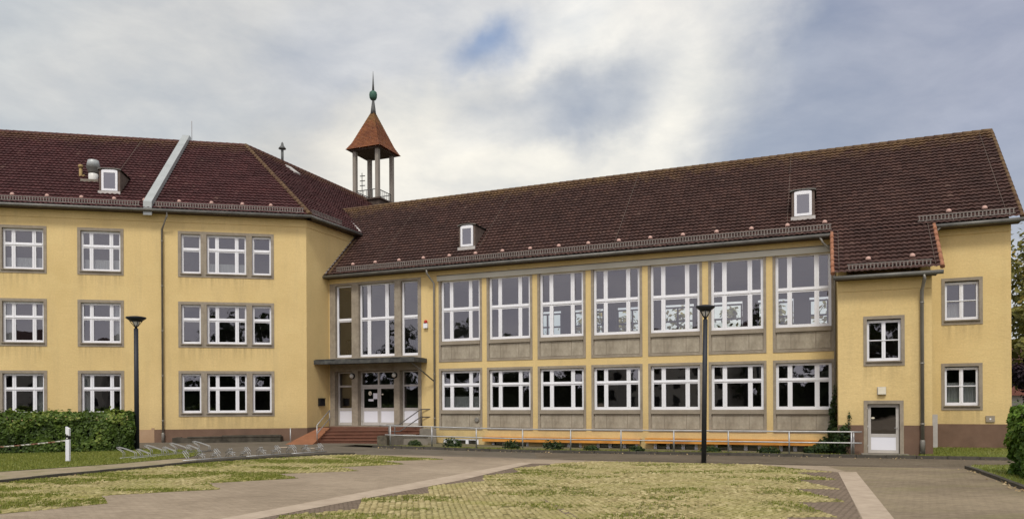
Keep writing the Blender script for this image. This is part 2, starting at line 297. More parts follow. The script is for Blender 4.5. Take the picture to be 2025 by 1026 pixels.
# ------------------------------------------------------------------ mesh builder
class MB:
    def __init__(s): s.v = []; s.f = []; s.m = []; s.uv = {}; s.sm = set()
    def quad(s, a, b, c, d, mi=0):
        i = len(s.v); s.v += [tuple(a), tuple(b), tuple(c), tuple(d)]; s.f.append((i, i+1, i+2, i+3)); s.m.append(mi)
    def poly(s, pts, mi=0):
        i = len(s.v); s.v += [tuple(p) for p in pts]; s.f.append(tuple(range(i, i+len(pts)))); s.m.append(mi)
    def box(s, x0, x1, y0, y1, z0, z1, mi=0):
        i = len(s.v)
        s.v += [(x0,y0,z0),(x1,y0,z0),(x1,y1,z0),(x0,y1,z0),(x0,y0,z1),(x1,y0,z1),(x1,y1,z1),(x0,y1,z1)]
        for q in ((0,3,2,1),(4,5,6,7),(0,1,5,4),(1,2,6,5),(2,3,7,6),(3,0,4,7)):
            s.f.append(tuple(i+k for k in q)); s.m.append(mi)
        return s
    def prism(s, pts, z0, z1, mi=0):          # pts: xy polygon ccw
        n = len(pts); i = len(s.v)
        s.v += [(p[0], p[1], z0) for p in pts] + [(p[0], p[1], z1) for p in pts]
        s.f.append(tuple(i+n-1-k for k in range(n))); s.m.append(mi)
        s.f.append(tuple(i+n+k for k in range(n))); s.m.append(mi)
        for k in range(n):
            j = (k+1) % n; s.f.append((i+k, i+j, i+n+j, i+n+k)); s.m.append(mi)
        return s
    def tube(s, pts, r, n=8, mi=0, r2=None):
        pts = [Vector(p) for p in pts]; i0 = len(s.v); L = len(pts)
        for k, p in enumerate(pts):
            t = (pts[min(k+1, L-1)] - pts[max(k-1, 0)]).normalized()
            a = Vector((0, 0, 1)) if abs(t.z) < .9 else Vector((1, 0, 0))
            x = t.cross(a).normalized(); y = t.cross(x)
            rr = r if r2 is None else r + (r2-r)*k/(L-1)
            for q in range(n):
                an = 2*math.pi*q/n; s.v.append(tuple(p + x*rr*math.cos(an) + y*rr*math.sin(an)))
        for k in range(L-1):
            for q in range(n):
                w = (q+1) % n; s.sm.add(len(s.f))
                s.f.append((i0+k*n+q, i0+k*n+w, i0+(k+1)*n+w, i0+(k+1)*n+q)); s.m.append(mi)
        s.f.append(tuple(i0+n-1-q for q in range(n))); s.m.append(mi)
        s.f.append(tuple(i0+(L-1)*n+q for q in range(n))); s.m.append(mi)
        return s
    def lathe(s, cx, cy, prof, n=20, mi=0):
        i0 = len(s.v)
        for r, z in prof:
            for q in range(n):
                a = 2*math.pi*q/n; s.v.append((cx+r*math.cos(a), cy+r*math.sin(a), z))
        for k in range(len(prof)-1):
            for q in range(n):
                w = (q+1) % n; s.sm.add(len(s.f))
                s.f.append((i0+k*n+q, i0+k*n+w, i0+(k+1)*n+w, i0+(k+1)*n+q)); s.m.append(mi)
        s.f.append(tuple(i0+n-1-q for q in range(n))); s.m.append(mi)
        k = len(prof)-1; s.f.append(tuple(i0+k*n+q for q in range(n))); s.m.append(mi)
        return s
    def leaf(s, c, nrm, size, val, asp=1.5):
        n = nrm.normalized(); a = Vector((random.uniform(-1,1), random.uniform(-1,1), random.uniform(-1,1)))
        t = n.cross(a)
        if t.length < 1e-4: t = n.orthogonal()
        t.normalize(); b = n.cross(t); h = size*.5; w = h/asp
        i = len(s.v)
        s.v += [tuple(c - t*h), tuple(c + b*w + n*h*.15), tuple(c + t*h), tuple(c - b*w + n*h*.15)]
        s.uv[len(s.f)] = val; s.f.append((i, i+1, i+2, i+3)); s.m.append(0)
    def tri(s, a, b, c, val):
        i = len(s.v); s.v += [a, b, c]; s.uv[len(s.f)] = val; s.f.append((i, i+1, i+2)); s.m.append(0)
    def mesh(s, name, mats):
        me = bpy.data.meshes.new(name); me.from_pydata(s.v, [], s.f)
        for mt in (mats if isinstance(mats, (list, tuple)) else [mats]): me.materials.append(M[mt])
        me.polygons.foreach_set('material_index', s.m)
        if s.sm: me.polygons.foreach_set('use_smooth', [k in s.sm for k in range(len(s.f))])
        if s.uv:
            ul = me.uv_layers.new(name='UVMap'); arr = []
            for k, f in enumerate(s.f):
                u = s.uv.get(k, .5)
                arr += ([u, .5] * len(f)) if not isinstance(u, list) else [x for p in u for x in p]
            ul.data.foreach_set('uv', arr)
        me.update(); return me
    def build(s, name, mats, parent=None, frame=None, loc=None, rotz=0):
        return link(name, s.mesh(name, mats), parent, frame, loc, rotz)
def link(name, me, parent=None, frame=None, loc=None, rotz=0):
    o = bpy.data.objects.new(name, me); col.objects.link(o); o.parent = parent
    if frame:
        P, a = frame; x, y, z = loc or (0, 0, 0)
        o.location = (P[0]+x*math.cos(a)-y*math.sin(a), P[1]+x*math.sin(a)+y*math.cos(a), z); o.rotation_euler = (0, 0, a+rotz)
    else:
        if loc: o.location = loc
        o.rotation_euler = (0, 0, rotz)
    return o
def tag(o, label=None, cat=None, group=None, kind=None):
    if label: o['label'] = label
    if cat: o['category'] = cat
    if group: o['group'] = group
    if kind: o['kind'] = kind
    return o
def empty(name, label, cat, loc=(0, 0, 0), rotz=0, group=None, frame=None):
    o = bpy.data.objects.new(name, None); col.objects.link(o); o.empty_display_size = .2
    if frame:
        P, a = frame; x, y, z = loc
        loc = (P[0]+x*math.cos(a)-y*math.sin(a), P[1]+x*math.sin(a)+y*math.cos(a), z); rotz += a
    o.location = loc; o.rotation_euler = (0, 0, rotz); return tag(o, label, cat, group)

# facade frames: x along the wall, y into the building, z up
PA, PB = (-11.386, 41.597), (-10.602, 43.490)
FA, FB, FC = (PA, R(11.0)), (PB, R(-22.5)), (PA, R(67.5))
FT = FB
def toW(fr, x, y):
    P, a = fr; return (P[0]+x*math.cos(a)-y*math.sin(a), P[1]+x*math.sin(a)+y*math.cos(a))
def g(X, Y=0):
    t = max(0, min(1, (2-X)/12)); return .22*t*t*(3-2*t)

# ------------------------------------------------------------------ ground
def in_poly(x, y, P):
    c = False; j = len(P)-1
    for i in range(len(P)):
        if (P[i][1] > y) != (P[j][1] > y) and x < (P[j][0]-P[i][0])*(y-P[i][1])/(P[j][1]-P[i][1])+P[i][0]: c = not c
        j = i
    return c
def sheet(name, poly, off, mat, kind='structure', step=.75):
    bm = bmesh.new(); vs = [bm.verts.new((x, y, 0)) for x, y in poly]; bm.faces.new(vs)
    bmesh.ops.triangulate(bm, faces=bm.faces[:])
    x = -10.0
    while x <= 2.01:
        bmesh.ops.bisect_plane(bm, geom=bm.verts[:]+bm.edges[:]+bm.faces[:], plane_co=(x, 0, 0), plane_no=(1, 0, 0)); x += step
    for v in bm.verts: v.co.z = g(v.co.x)+off
    bmesh.ops.recalc_face_normals(bm, faces=bm.faces[:])
    for f in bm.faces:
        if f.normal.z < 0: f.normal_flip()
    me = bpy.data.meshes.new(name); bm.to_mesh(me); bm.free(); me.materials.append(M[mat])
    o = bpy.data.objects.new(name, me); col.objects.link(o); return tag(o, kind=kind)
sheet('ground', [(-400, -300), (400, -300), (400, 500), (-400, 500)], 0, 'earth')
LINE = [(-60, 36), (-14, 33.6), (-6.3, 30.6), (-4.45, 30.75), (-.27, 30.3), (2.31, 29.25), (10.4, 26.25), (14.96, 24.78)]
KERB = [(-6.6, 35.3), (-6.2, 34.95), (-4.1, 34.75), (1.0, 33.75), (6.25, 32.15), (13.67, 29.74), (18.7, 27.95)]
sheet('path', [(-60, 60), (-60, 25)] + LINE[1:5] + [(1.0, 29.8), (1.0, 33.9), (-4.1, 36.5), (-9.0, 44), (-12, 44)], .004, 'asphalt')
sheet('path', [(1.0, 29.8)] + LINE[5:] + [(15.6, 25.3), (60, 25.3), (60, 30), (19.6, 28.4), (13.67, 30.0), (6.25, 32.4), (1.0, 33.9)], .004, 'pathpav')
sheet('road', [(-60, -60), (5.2, -60), (5.2, 12), (7.0, 14.2), (10.6, 23.7), (10.9, 26.05), (2.31, 29.25), (-.27, 30.3), (-4.45, 30.75), (-6.3, 30.5), (-60, 31)], .008, 'road')
sheet('road', [(5.2, -60), (60, -60), (60, 24.9), (14.96, 24.78), (10.9, 26.05), (10.6, 23.7), (7.0, 14.2), (5.2, 12)], .008, 'roadR')
KL = [(-16.5, 12.0), (-14.6, 16.5), (-13.31, 19.46), (-12.67, 21.33), (-11.73, 23.28), (-10.76, 25.62), (-9.01, 27.83), (-7.02, 30.02), (-6.35, 30.35)]
TEETH = [(-10.06, 13.3), (-8.35, 15.46), (-9.19, 16.73), (-7.08, 18.07), (-7.85, 19.38), (-5.97, 20.94), (-6.95, 22.0), (-4.79, 23.48), (-5.75, 24.6), (-3.79, 26.33), (-4.8, 27.4), (-2.6, 28.87), (-4.2, 29.6)]
sheet('grass_paving', [(-14, 8)] + TEETH + [(-6.2, 30.3)] + KL[::-1][1:], .012, 'island2')
ISL = [(4.0, 8.5), (4.4, 12), (5.3, 14.5), (6.3, 14.52), (6.3, 16.64), (7.41, 16.68), (7.25, 19.2), (8.38, 19.06), (8.09, 21.4), (9.28, 21.35), (8.9, 23.6), (10.15, 23.75), (9.4, 24.9), (8.9, 26.5), (5.6, 27.7), (3.0, 28.4), (1.6, 27.6), (1.29, 26.77),
       (0.0, 25.3), (.3, 23.9), (-.89, 22.86), (-.8, 21.2), (-2.19, 19.7), (-2.02, 18.2), (-3.4, 16.88), (-3.13, 15.3), (-4.4, 14.2), (-4.3, 12.5), (-5.6, 11.4), (-5.4, 8.5)]
sheet('grass_paving', ISL[::-1], .012, 'island')
sheet('brick_edging', [(.75, 27.6), (-4.6, 13.9), (-6.6, 9), (-5.55, 8.5), (-5.6, 11.2), (-3.0, 15.2), (-.7, 21.2), (.4, 24), (1.5, 26.9), (2.2, 27.3)][::-1], .010, 'toothbrick')
sheet('brick_edging', [(10.3, 23.6), (10.0, 24.6), (8.3, 26.4), (7.5, 22), (5.2, 14), (3.9, 8.5), (4.3, 8.5), (6.65, 14.28)][::-1], .010, 'toothbrick')
sheet('paving_band', [(.34, 27.95), (.75, 27.65), (-1.55, 21.1), (-4.66, 13.85), (-7.0, 8.4), (-7.8, 8.4), (-5.32, 13.73), (-1.95, 22.3)], .016, 'bandstone')
sheet('paving_band', [(10.31, 23.7), (10.87, 23.67), (7.26, 14.26), (5.0, 8.4), (4.45, 8.4), (6.67, 14.28)], .016, 'bandstone')
sheet('paving_line', [(.62, 17.25), (.78, 17.25), (2.5, 8.5), (2.3, 8.5)][::-1], .016, 'toothbrick')
def strip(name, pts, w, off, mat):
    L = []; Rr = []
    for k, p in enumerate(pts):
        a = Vector(pts[max(k-1, 0)]); b = Vector(pts[min(k+1, len(pts)-1)]); t = (b-a).normalized(); n = Vector((-t.y, t.x))
        L.append((p[0]+n.x*w/2, p[1]+n.y*w/2)); Rr.append((p[0]-n.x*w/2, p[1]-n.y*w/2))
    return sheet(name, Rr + L[::-1], off, mat)
strip('paving_line', [(-4.4, 30.9)] + LINE[4:], .1, .02, 'bandedge')

def kerb(name, pts, w, h):
    mb = MB(); L = []; Rr = []
    P = []
    for a, b in zip(pts, pts[1:]):
        n = max(1, int((Vector(b)-Vector(a)).length/.9))
        P += [(a[0]+(b[0]-a[0])*k/n, a[1]+(b[1]-a[1])*k/n) for k in range(n)]
    P.append(pts[-1])
    for k, p in enumerate(P):
        a = Vector(P[max(k-1, 0)]); b = Vector(P[min(k+1, len(P)-1)]); t = (b-a).normalized(); n = Vector((-t.y, t.x))
        L.append((p[0]+n.x*w, p[1]+n.y*w)); Rr.append(p)
    for k in range(len(P)-1):
        (a, b, c, d) = (Rr[k], Rr[k+1], L[k+1], L[k]); e = .006*(k % 2)
        # tiny gap between the kerb stones
        b = (b[0]+(a[0]-b[0])*.02, b[1]+(a[1]-b[1])*.02); c = (c[0]+(d[0]-c[0])*.02, c[1]+(d[1]-c[1])*.02)
        z = g(a[0]); z2 = g(b[0]); i = len(mb.v)
        mb.v += [(*a, z-.1), (*b, z2-.1), (*c, z2-.1), (*d, z-.1), (*a, z+h+e), (*b, z2+h+e), (*c, z2+h+e), (*d, z+h+e)]
        for q in ((4,5,6,7),(0,1,5,4),(1,2,6,5),(2,3,7,6),(3,0,4,7)):
            mb.f.append(tuple(i+x for x in q)); mb.m.append(0)
    return tag(mb.build(name, 'kerb'), kind='structure')
kerb('kerb', KERB, .14, .12)
kerb('kerb', KL, .14, .09)
KR = [(14.93, 24.74), (14.37, 23.07), (13.6, 20.96), (12.67, 18.55), (10.5, 12.5)]
kerb('kerb', KR[::-1], -.14, .1)
# raised ground behind the left kerb: sandy strip, lawn, asphalt round the racks
KLo = [(x-.13, y+.05) for x, y in KL]
sheet('sand_strip', [(-60, 12)] + KLo[:6] + [(-11.2, 27.0), (-60, 27)], .075, 'sand')
sheet('path', [(-12.5, 26.9)] + KLo[5:] + [(-6.9, 31.2), (-9.5, 33.2), (-60, 33.2), (-60, 26.9)], .07, 'asphalt')
LAWN = [(-40, 12), (-20.5, 12), (-17.2, 18.6), (-15.1, 22.0), (-13.15, 24.6), (-11.95, 27.6), (-12.2, 29.4), (-13.2, 31.6), (-16.5, 33.0), (-40, 33.0)]
sheet('lawn', LAWN, .085, 'lawn')
# planting strip in front of the hall and the lawn by the right end
eL = toW(FB, 5.8, .2); eR = toW(FB, 33.9, .2)
KBo = [(x+.03, y+.12) for x, y in KERB]
def inFB(x, y):
    (px, py), a = FB; dx, dy = x-px, y-py
    return dx*math.cos(a)+dy*math.sin(a), -dx*math.sin(a)+dy*math.cos(a)
_k = [inFB(*p) for p in KBo]
def elawn_z(x, y):
    u, v = inFB(x, y); return .112+.17*max(0, min(1, 1+v/2.5))
def strip_z(x, y):
    u, v = inFB(x, y); vk = _k[-1][1]
    for (u0, v0), (u1, v1) in zip(_k[1:], _k[2:]):
        if u0 <= u <= u1: vk = v0+(v1-v0)*(u-u0)/(u1-u0); break
    else:
        if u < _k[1][0]: vk = _k[1][1]
    t = max(0, min(1, (v-vk)/max(.3, -vk)))
    return (g(x)+.1)*(1-t)-.1*t
ELAWN = [(16.05, 29.1), (18.6, 28.15), (22.5, 31.0), (20.6, 32.3), (17.2, 30.9)]
sheet('lawn', [(15.9, 29.15), (18.6, 28.2), (24, 31.4), toW(FB, 34.4, -.3), toW(FB, 33.4, 0), toW(FB, 30.5, 0), toW(FB, 30.5, -2.3)], .112, 'lawn')
elawn = col.objects[-1]
for v_ in elawn.data.vertices: v_.co.z = elawn_z(v_.co.x, v_.co.y)
mb = MB(); nu = 60
for a in range(nu):
    for b in range(8):
        q = []
        for da, db in ((0, 0), (1, 0), (1, 1), (0, 1)):
            u = 5.0+(34-5.0)*(a+da)/nu; vk = None
            for (u0, v0), (u1, v1) in zip(_k[1:], _k[2:]):
                if u0-.01 <= u <= u1+.01: vk = v0+(v1-v0)*(u-u0)/(u1-u0); break
            if vk is None: vk = _k[1][1]+.0 if u < _k[1][0] else _k[-1][1]
            if u > 27: vk = min(vk, -2.6) if u < 30.6 else vk
            v = vk+(0.15-vk)*(b+db)/8; X, Y = toW(FB, u, v); q.append((X, Y, strip_z(X, Y)))
        mb.quad(*q)
tag(mb.build('planting_strip', 'soil'), kind='structure')
RLAWN = [(12.6, 17.0), (13.7, 20.9), (14.5, 23.1), (15.05, 24.8), (15.5, 25.28), (24, 25.28), (24, 12), (10.8, 12)]
sheet('lawn', [(10.65, 12.45), (12.8, 18.5), (13.74, 20.9), (14.5, 23.0), (15.07, 24.75), (15.5, 25.2), (60, 25.2), (60, 12.4)], .08, 'lawn')

def scatter(name, poly, n, h, off, mat, label=None, dens=None, w=.012, kind='stuff', zf=None):
    xs = [p[0] for p in poly]; ys = [p[1] for p in poly]; mb = MB(); k = 0; tries = 0
    while k < n and tries < n*30:
        tries += 1
        x = random.uniform(min(xs), max(xs)); y = random.uniform(min(ys), max(ys))
        if not in_poly(x, y, poly): continue
        if dens and random.random() > dens(x, y): continue
        k += 1; z = zf(x, y) if zf else g(x)+off; a = random.uniform(0, 6.28); hh = h*random.uniform(.5, 1.2); ww = w*random.uniform(.7, 1.4)
        lx, ly = random.gauss(0, .35)*hh, random.gauss(0, .35)*hh
        mb.tri((x-ww*math.cos(a), y-ww*math.sin(a), z), (x+ww*math.cos(a), y+ww*math.sin(a), z), (x+lx, y+ly, z+hh), min(.99, max(0, random.gauss(.45, .22))))
    return tag(mb.build(name, mat), label, None, None, kind)
from mathutils import noise as mnoise
def patchy(s, lo, hi):
    return lambda x, y: max(.0, min(1, (mnoise.fractal(Vector((x*s, y*s, 3.3)), 1, 2, 4)*.5+.5-lo)/(hi-lo)))
def stones(name, poly, mat, ang, sx, sy, off, dens):
    rnd = random.Random(11); ca, sa = math.cos(ang), math.sin(ang); mb = MB()
    xs = [p[0]*ca+p[1]*sa for p in poly]; ys = [-p[0]*sa+p[1]*ca for p in poly]
    r = 0; y = min(ys)
    while y < max(ys):
        x = min(xs)+(sx*.5 if r % 2 else 0); r += 1
        while x < max(xs):
            X, Y = x*ca-y*sa, x*sa+y*ca; x += sx
            if Y < 11.5 or not in_poly(X, Y, poly) or rnd.random() > dens(X, Y): continue
            z = g(X)+off; hx, hy = sx*rnd.uniform(.36, .45), sy*rnd.uniform(.36, .46); h = rnd.uniform(.01, .024); t = rnd.gauss(0, .12)+ang
            c, s_ = math.cos(t), math.sin(t); tz = rnd.gauss(0, .005); val = min(.98, max(.02, rnd.gauss(.5, .24)))
            i = len(mb.v)
            for k_, zz in ((1, 0), (.8, h)):
                for a, b in ((-1, -.6), (-.6, -1), (.6, -1), (1, -.6), (1, .6), (.6, 1), (-.6, 1), (-1, .6)):
                    px, py = a*hx*k_, b*hy*k_; mb.v.append((X+px*c-py*s_, Y+px*s_+py*c, z+zz+(tz*b if zz else -.004)))
            for q in range(8):
                w = (q+1) % 8; mb.uv[len(mb.f)] = val; mb.f.append((i+q, i+w, i+8+w, i+8+q)); mb.m.append(0)
            mb.uv[len(mb.f)] = val; mb.f.append(tuple(i+8+q for q in range(8))); mb.m.append(0)
        y += sy
    return tag(mb.build(name, mat), kind='structure')
from mathutils import noise as mnoise
gfield = lambda x, y: mnoise.fractal(Vector((x*.5, y*.95, 7.7)), 1, 2, 5)*.5+.5
stones('paving_stones', ISL, 'stones', R(-14), .135, .17, .012, lambda x, y: .97 if gfield(x, y) < .56 else .5)
stones('paving_stones', [(-14, 8)] + TEETH + KL[::-1], 'stones2', R(-14), .14, .18, .012, lambda x, y: .92 if gfield(x, y) < .46 else .3)
scatter('grass', [p for p in LAWN if p[0] > -21] + [(-20.5, 33)], 42000, .06, .085, 'blade', 'short green lawn grass in front of the left hedge')
scatter('grass', [(15.9, 29.15), (18.6, 28.2), (20.6, 29.6), (20.3, 31.0), (17.4, 32.0), (16.6, 31.0)], 6500, .06, .112, 'blade', 'short green lawn grass under the right end wall', zf=elawn_z)
scatter('grass', [(12.8, 18.5), (14.5, 23.0), (15.4, 25.2), (18.5, 25.2), (18, 18)], 6000, .06, .08, 'blade', 'short green lawn grass behind the right kerb')
scatter('grass', [(-14, 8)] + TEETH + KL[::-1], 34000, .045, .014, 'blade', 'tufts of grass between the pavers along the left kerb', lambda x, y: max(0, min(1, (gfield(x, y)-.36)*2.4)), .014)
scatter('grass', ISL, 15000, .045, .014, 'blade', 'tufts of grass between the cream pavers of the middle field', lambda x, y: max(0, min(1, (gfield(x, y)-.48)*2.6)), .014)
scatter('weeds', KBo + [eR, eL, (-6.4, 37.2)], 7000, .07, .1, 'blade', 'low weeds in the planting strip under the hall windows', patchy(.6, .35, .7), .02, zf=strip_z)
mb = MB()
def litter(pts, n, spread):
    for _ in range(n):
        k = random.randrange(len(pts)-1); t = random.random(); a, b = pts[k], pts[k+1]
        x = a[0]+(b[0]-a[0])*t+random.gauss(0, spread*.3); y = a[1]+(b[1]-a[1])*t-abs(random.gauss(0, spread))
        s = random.uniform(.05, .12)
        mb.leaf(Vector((x, y, g(x)+.035+s*.1)), Vector((random.gauss(0, .4), random.gauss(-.2, .4), 1)), s, random.random())
litter([(x, y-.1) for x, y in KERB[1:]], 90, .35); litter([(14.6, 24.4), (13.4, 20.9), (12.4, 18.3)], 45, .3); litter([(-7, 29.7), (-9, 27.5), (-12.7, 21)], 8, .3)
tag(mb.build('fallen_leaves', 'dryleaf'), 'pale fallen leaves lying along the kerbs', kind='stuff')

for (x, y, r, lb) in ((-10.6, 35.0, .32, 'left of the ramp'), (-9.2, 34.2, .3, 'in front of the ramp')):
    c_ = empty('manhole_cover', 'worn pale manhole cover in the dark path %s' % lb, 'manhole cover', (x, y, g(x)+.006), 0, 'manhole covers in the path')
    mb = MB(); mb.lathe(0, 0, [(r*1.25, 0), (r*1.25, .008), (r*1.02, .01)], 24); mb.build('rim', 'greyconc', c_)
    mb = MB(); mb.lathe(0, 0, [(r, 0), (r, .012), (.02, .014)], 24); mb.build('lid', 'bandstone', c_)
# ------------------------------------------------------------------ school building
school = empty('school_building', 'long yellow school building with brown tiled roofs, tall hall windows and a belfry', 'school')
def wall(mb, u0, u1, z0, z1, holes, y0=0, th=.4, mi=0):
    us = sorted({u0, u1} | {h[0] for h in holes} | {h[1] for h in holes}); zs = sorted({z0, z1} | {h[2] for h in holes} | {h[3] for h in holes})
    us = [u for u in us if u0 <= u <= u1]; zs = [z for z in zs if z0 <= z <= z1]
    for a, b in zip(us, us[1:]):
        for c, d in zip(zs, zs[1:]):
            mu, mz = (a+b)/2, (c+d)/2
            if any(h[0] < mu < h[1] and h[2] < mz < h[3] for h in holes): continue
            mb.quad((a, y0, c), (b, y0, c), (b, y0, d), (a, y0, d), mi)
            mb.quad((a, y0+th, c), (a, y0+th, d), (b, y0+th, d), (b, y0+th, c), mi)
    for a, b, c, d in list(holes):
        y1 = y0+th
        mb.quad((a, y0, c), (a, y0, d), (a, y1, d), (a, y1, c), mi); mb.quad((b, y0, d), (b, y0, c), (b, y1, c), (b, y1, d), mi)
        mb.quad((a, y0, d), (b, y0, d), (b, y1, d), (a, y1, d), mi); mb.quad((b, y0, c), (a, y0, c), (a, y1, c), (b, y1, c), mi)
    mb.quad((u0, y0, z0), (u0, y0, z1), (u0, y0+th, z1), (u0, y0+th, z0), mi); mb.quad((u1, y0, z1), (u1, y0, z0), (u1, y0+th, z0), (u1, y0+th, z1), mi)
    mb.quad((u0, y0, z1), (u1, y0, z1), (u1, y0+th, z1), (u0, y0+th, z1), mi)

def frame_mesh(cols, rows, lf, rf, bf, tf, mull, trans, y=0, d=.09):
    """white window frame; cols / rows are the clear glass sizes. returns frame MB, pane MB, W, H"""
    W = lf+sum(cols)+mull*(len(cols)-1)+rf; H = bf+sum(rows)+trans*(len(rows)-1)+tf
    f = MB(); p = MB()
    f.box(0, lf, y, y+d, 0, H); f.box(W-rf, W, y, y+d, 0, H); f.box(lf, W-rf, y, y+d, 0, bf); f.box(lf, W-rf, y, y+d, H-tf, H)
    x = lf
    xs = []
    for k, c in enumerate(cols):
        xs.append((x, x+c)); x += c
        if k < len(cols)-1: f.box(x, x+mull, y, y+d, bf, H-tf); f.box(x+mull*.42, x+mull*.58, y-.018, y, bf, H-tf); x += mull
    z = bf; zs = []
    for k, r in enumerate(rows):
        zs.append((z, z+r)); z += r
        if k < len(rows)-1:
            for a, b in xs: f.box(a, b, y+.004, y+d-.004, z, z+trans)
            f.box(lf+.002, W-rf-.002, y-.03, y, z+trans*.35, z+trans*.65); z += trans
    for a, b in xs:
        for c, e in zs: j1, j2 = random.gauss(0, .0035), random.gauss(0, .0035); p.quad((a-.01, y+.045+j1, c-.01), (b+.01, y+.045-j1, c-.01), (b+.01, y+.045-j1+j2, e+.01), (a-.01, y+.045+j1+j2, e+.01))
    return f, p, W, H

cache = {}
def window(key, frame, u, z, outer, border, spec, glass='glass', sill=True, inset=.13, curtain=None, ysh=0, mat='white', sur='concrete'):
    """outer (W,H) of the concrete surround at (u,z); border (l,r,b,t)"""
    if key not in cache:
        f, p, W, H = frame_mesh(**spec)
        l, r, b, t = border; Wo, Ho = outer
        s = MB(); pr = -.025; dp = .26
        s.box(0, l, pr, dp, 0, Ho); s.box(Wo-r, Wo, pr, dp, 0, Ho); s.box(l, Wo-r, pr, dp, 0, b); s.box(l, Wo-r, pr, dp, Ho-t, Ho)
        sl = MB(); sl.box(l-.04, Wo-r+.04, -.09, inset+.01, b+.002, b+.05)
        fm = f.mesh('window', mat)
        cache[key] = (fm, p, s.mesh('surround', sur), sl.mesh('sill', 'old_concrete' if sill == 2 else 'concrete'), (l, b, W, H))
        cache[key+'p'] = {}
    fm, p, sm, slm, (l, b, W, H) = cache[key]
    if glass not in cache[key+'p']: cache[key+'p'][glass] = p.mesh('pane', glass)
    w = link('window', fm, school, frame, (u+l, inset+ysh, z+b+.05 if sill else z+b))
    po = link('pane', cache[key+'p'][glass], w); po.rotation_euler = (R(random.gauss(0, .25)), 0, R(random.gauss(0, .35)))
    link('surround', sm, w, None, (-l, -inset, -(b+.05 if sill else b)))
    if sill: link('sill', slm, w, None, (-l, -inset, -(b+.05)))
    sk = 'stain%.3f' % outer[0]
    if sk not in cache:
        t_ = MB(); t_.uv[0] = [(0, 0), (1, 0), (1, 1), (0, 1)]; t_.quad((-.03, -.005, -1.0), (outer[0]+.03, -.005, -1.0), (outer[0]+.03, -.005, 0), (-.03, -.005, 0)); cache[sk] = t_.mesh('rain_stain', 'stain')
    link('rain_stain', cache[sk], w, None, (-l, -inset, -(b+.05 if sill else b)))
    if curtain:
        c = MB(); x0, x1, z0, z1 = curtain; n = int((x1-x0)*W/.05)
        for k in range(n):
            a = x0*W+(x1-x0)*W*k/n; e = x0*W+(x1-x0)*W*(k+1)/n
            c.quad((a, .16+.03*(k % 2), z0*H), (e, .16+.03*((k+1) % 2), z0*H), (e, .16+.03*((k+1) % 2), z1*H), (a, .16+.03*(k % 2), z1*H))
        c.build('curtain', 'curtain', w)
    return w

# ---- left wing windows
A3 = dict(cols=[.3, .79, .3], rows=[1.08, .6], lf=.1, rf=.1, bf=.12, tf=.12, mull=.18, trans=.2)
A3m = dict(cols=[.32, .835, .32], rows=[1.08, .6], lf=.1, rf=.1, bf=.12, tf=.12, mull=.185, trans=.2)
A1 = dict(cols=[.8], rows=[1.08, .6], lf=.1, rf=.1, bf=.12, tf=.12, mull=.18, trans=.2)
rowsA = [1.59, 5.32, 9.11]
holesA = []
for ci, u in enumerate((-22.8, -19.08, -15.36, -11.64)):
    for ri, z in enumerate(rowsA):
        holesA.append((u, u+2.25, z, z+2.47))
        cur = None
        if ri == 0 and ci == 3: cur = (.04, .26, .05, .95)
        if ri == 2 and ci in (2, 3): cur = (.05, .95, .05, .3)
        if ri == 1 and ci == 3: cur = (.72, .95, .05, .95)
        if ri == 1 and ci == 2: cur = (.04, .24, .05, .95)
        if ri == 0 and ci == 2: cur = (.76, .96, .05, .95)
        window('A3', FA, u, z, (2.25, 2.47), (.15, .15, .15, .15), A3, 'darkglass' if ri == 0 else 'glass', curtain=cur)
for ri, z in enumerate(rowsA):
    gl = 'darkglass' if ri == 0 else 'glass'
    window('A1', FA, -6.68, z, (1.3, 2.47), (.15, .15, .15, .15), A1, gl)
    window('A3m', FA, -5.378, z, (2.345, 2.47), (.15, .15, .15, .15), A3m, gl, curtain=(.05, .95, .05, .28) if ri == 2 else None)
    window('A1', FA, -3.031, z, (1.3, 2.47), (.15, .15, .15, .15), A1, gl)
    holesA.append((-6.68, -1.731, z, z+2.47))
mb = MB(); wall(mb, -28, 0, .9, 12.03, holesA); 
mb.box(-28, 0, -.03, .4, 12.035, 12.5)
mb.build('wall', 'stucco', school, FA)
mb = MB(); wall(mb, 0, 26, .9, 12.03, []); mb.box(.0, 26, -.03, .4, 12.035, 12.5); mb.build('wall', 'stucco', school, FC)
mb = MB(); mb.box(-7.9, 0, -.022, .38, -.3, .915); mb.build('plinth', 'plinth', school, FA)
mb = MB(); mb.box(-28, -7.905, -.022, .38, -.3, .915); mb.box(-8.05, -7.91, -.03, .3, .92, 1.0); mb.build('plinth', 'pale_plaster', school, FA)
mb = MB(); mb.box(.0, 2.04, -.022, .38, -.3, .93); mb.build('plinth', 'plinth', school, FC)
# interior of the left wing
mb = MB()
for z0, z1 in ((.45, .8), (4.3, 4.55), (8.05, 8.3), (12.2, 12.4)): mb.box(-27.6, -.05, .42, 16.2, z0, z1)
mb.build('floor_slab', 'roomfloor', school, FA)
mb = MB(); mb.box(-27.6, 0, 6.8, 7, .8, 12.2)
for u in (-19.95, -12.5, -8.1): mb.box(u-.1, u+.1, .42, 6.8, .8, 12.2)
mb.box(-28, -27.6, 0, 16.6, -.2, 12.5); mb.box(-28, 9, 16.2, 16.6, -.2, 12.5)
mb.build('inner_wall', 'room', school, FA)

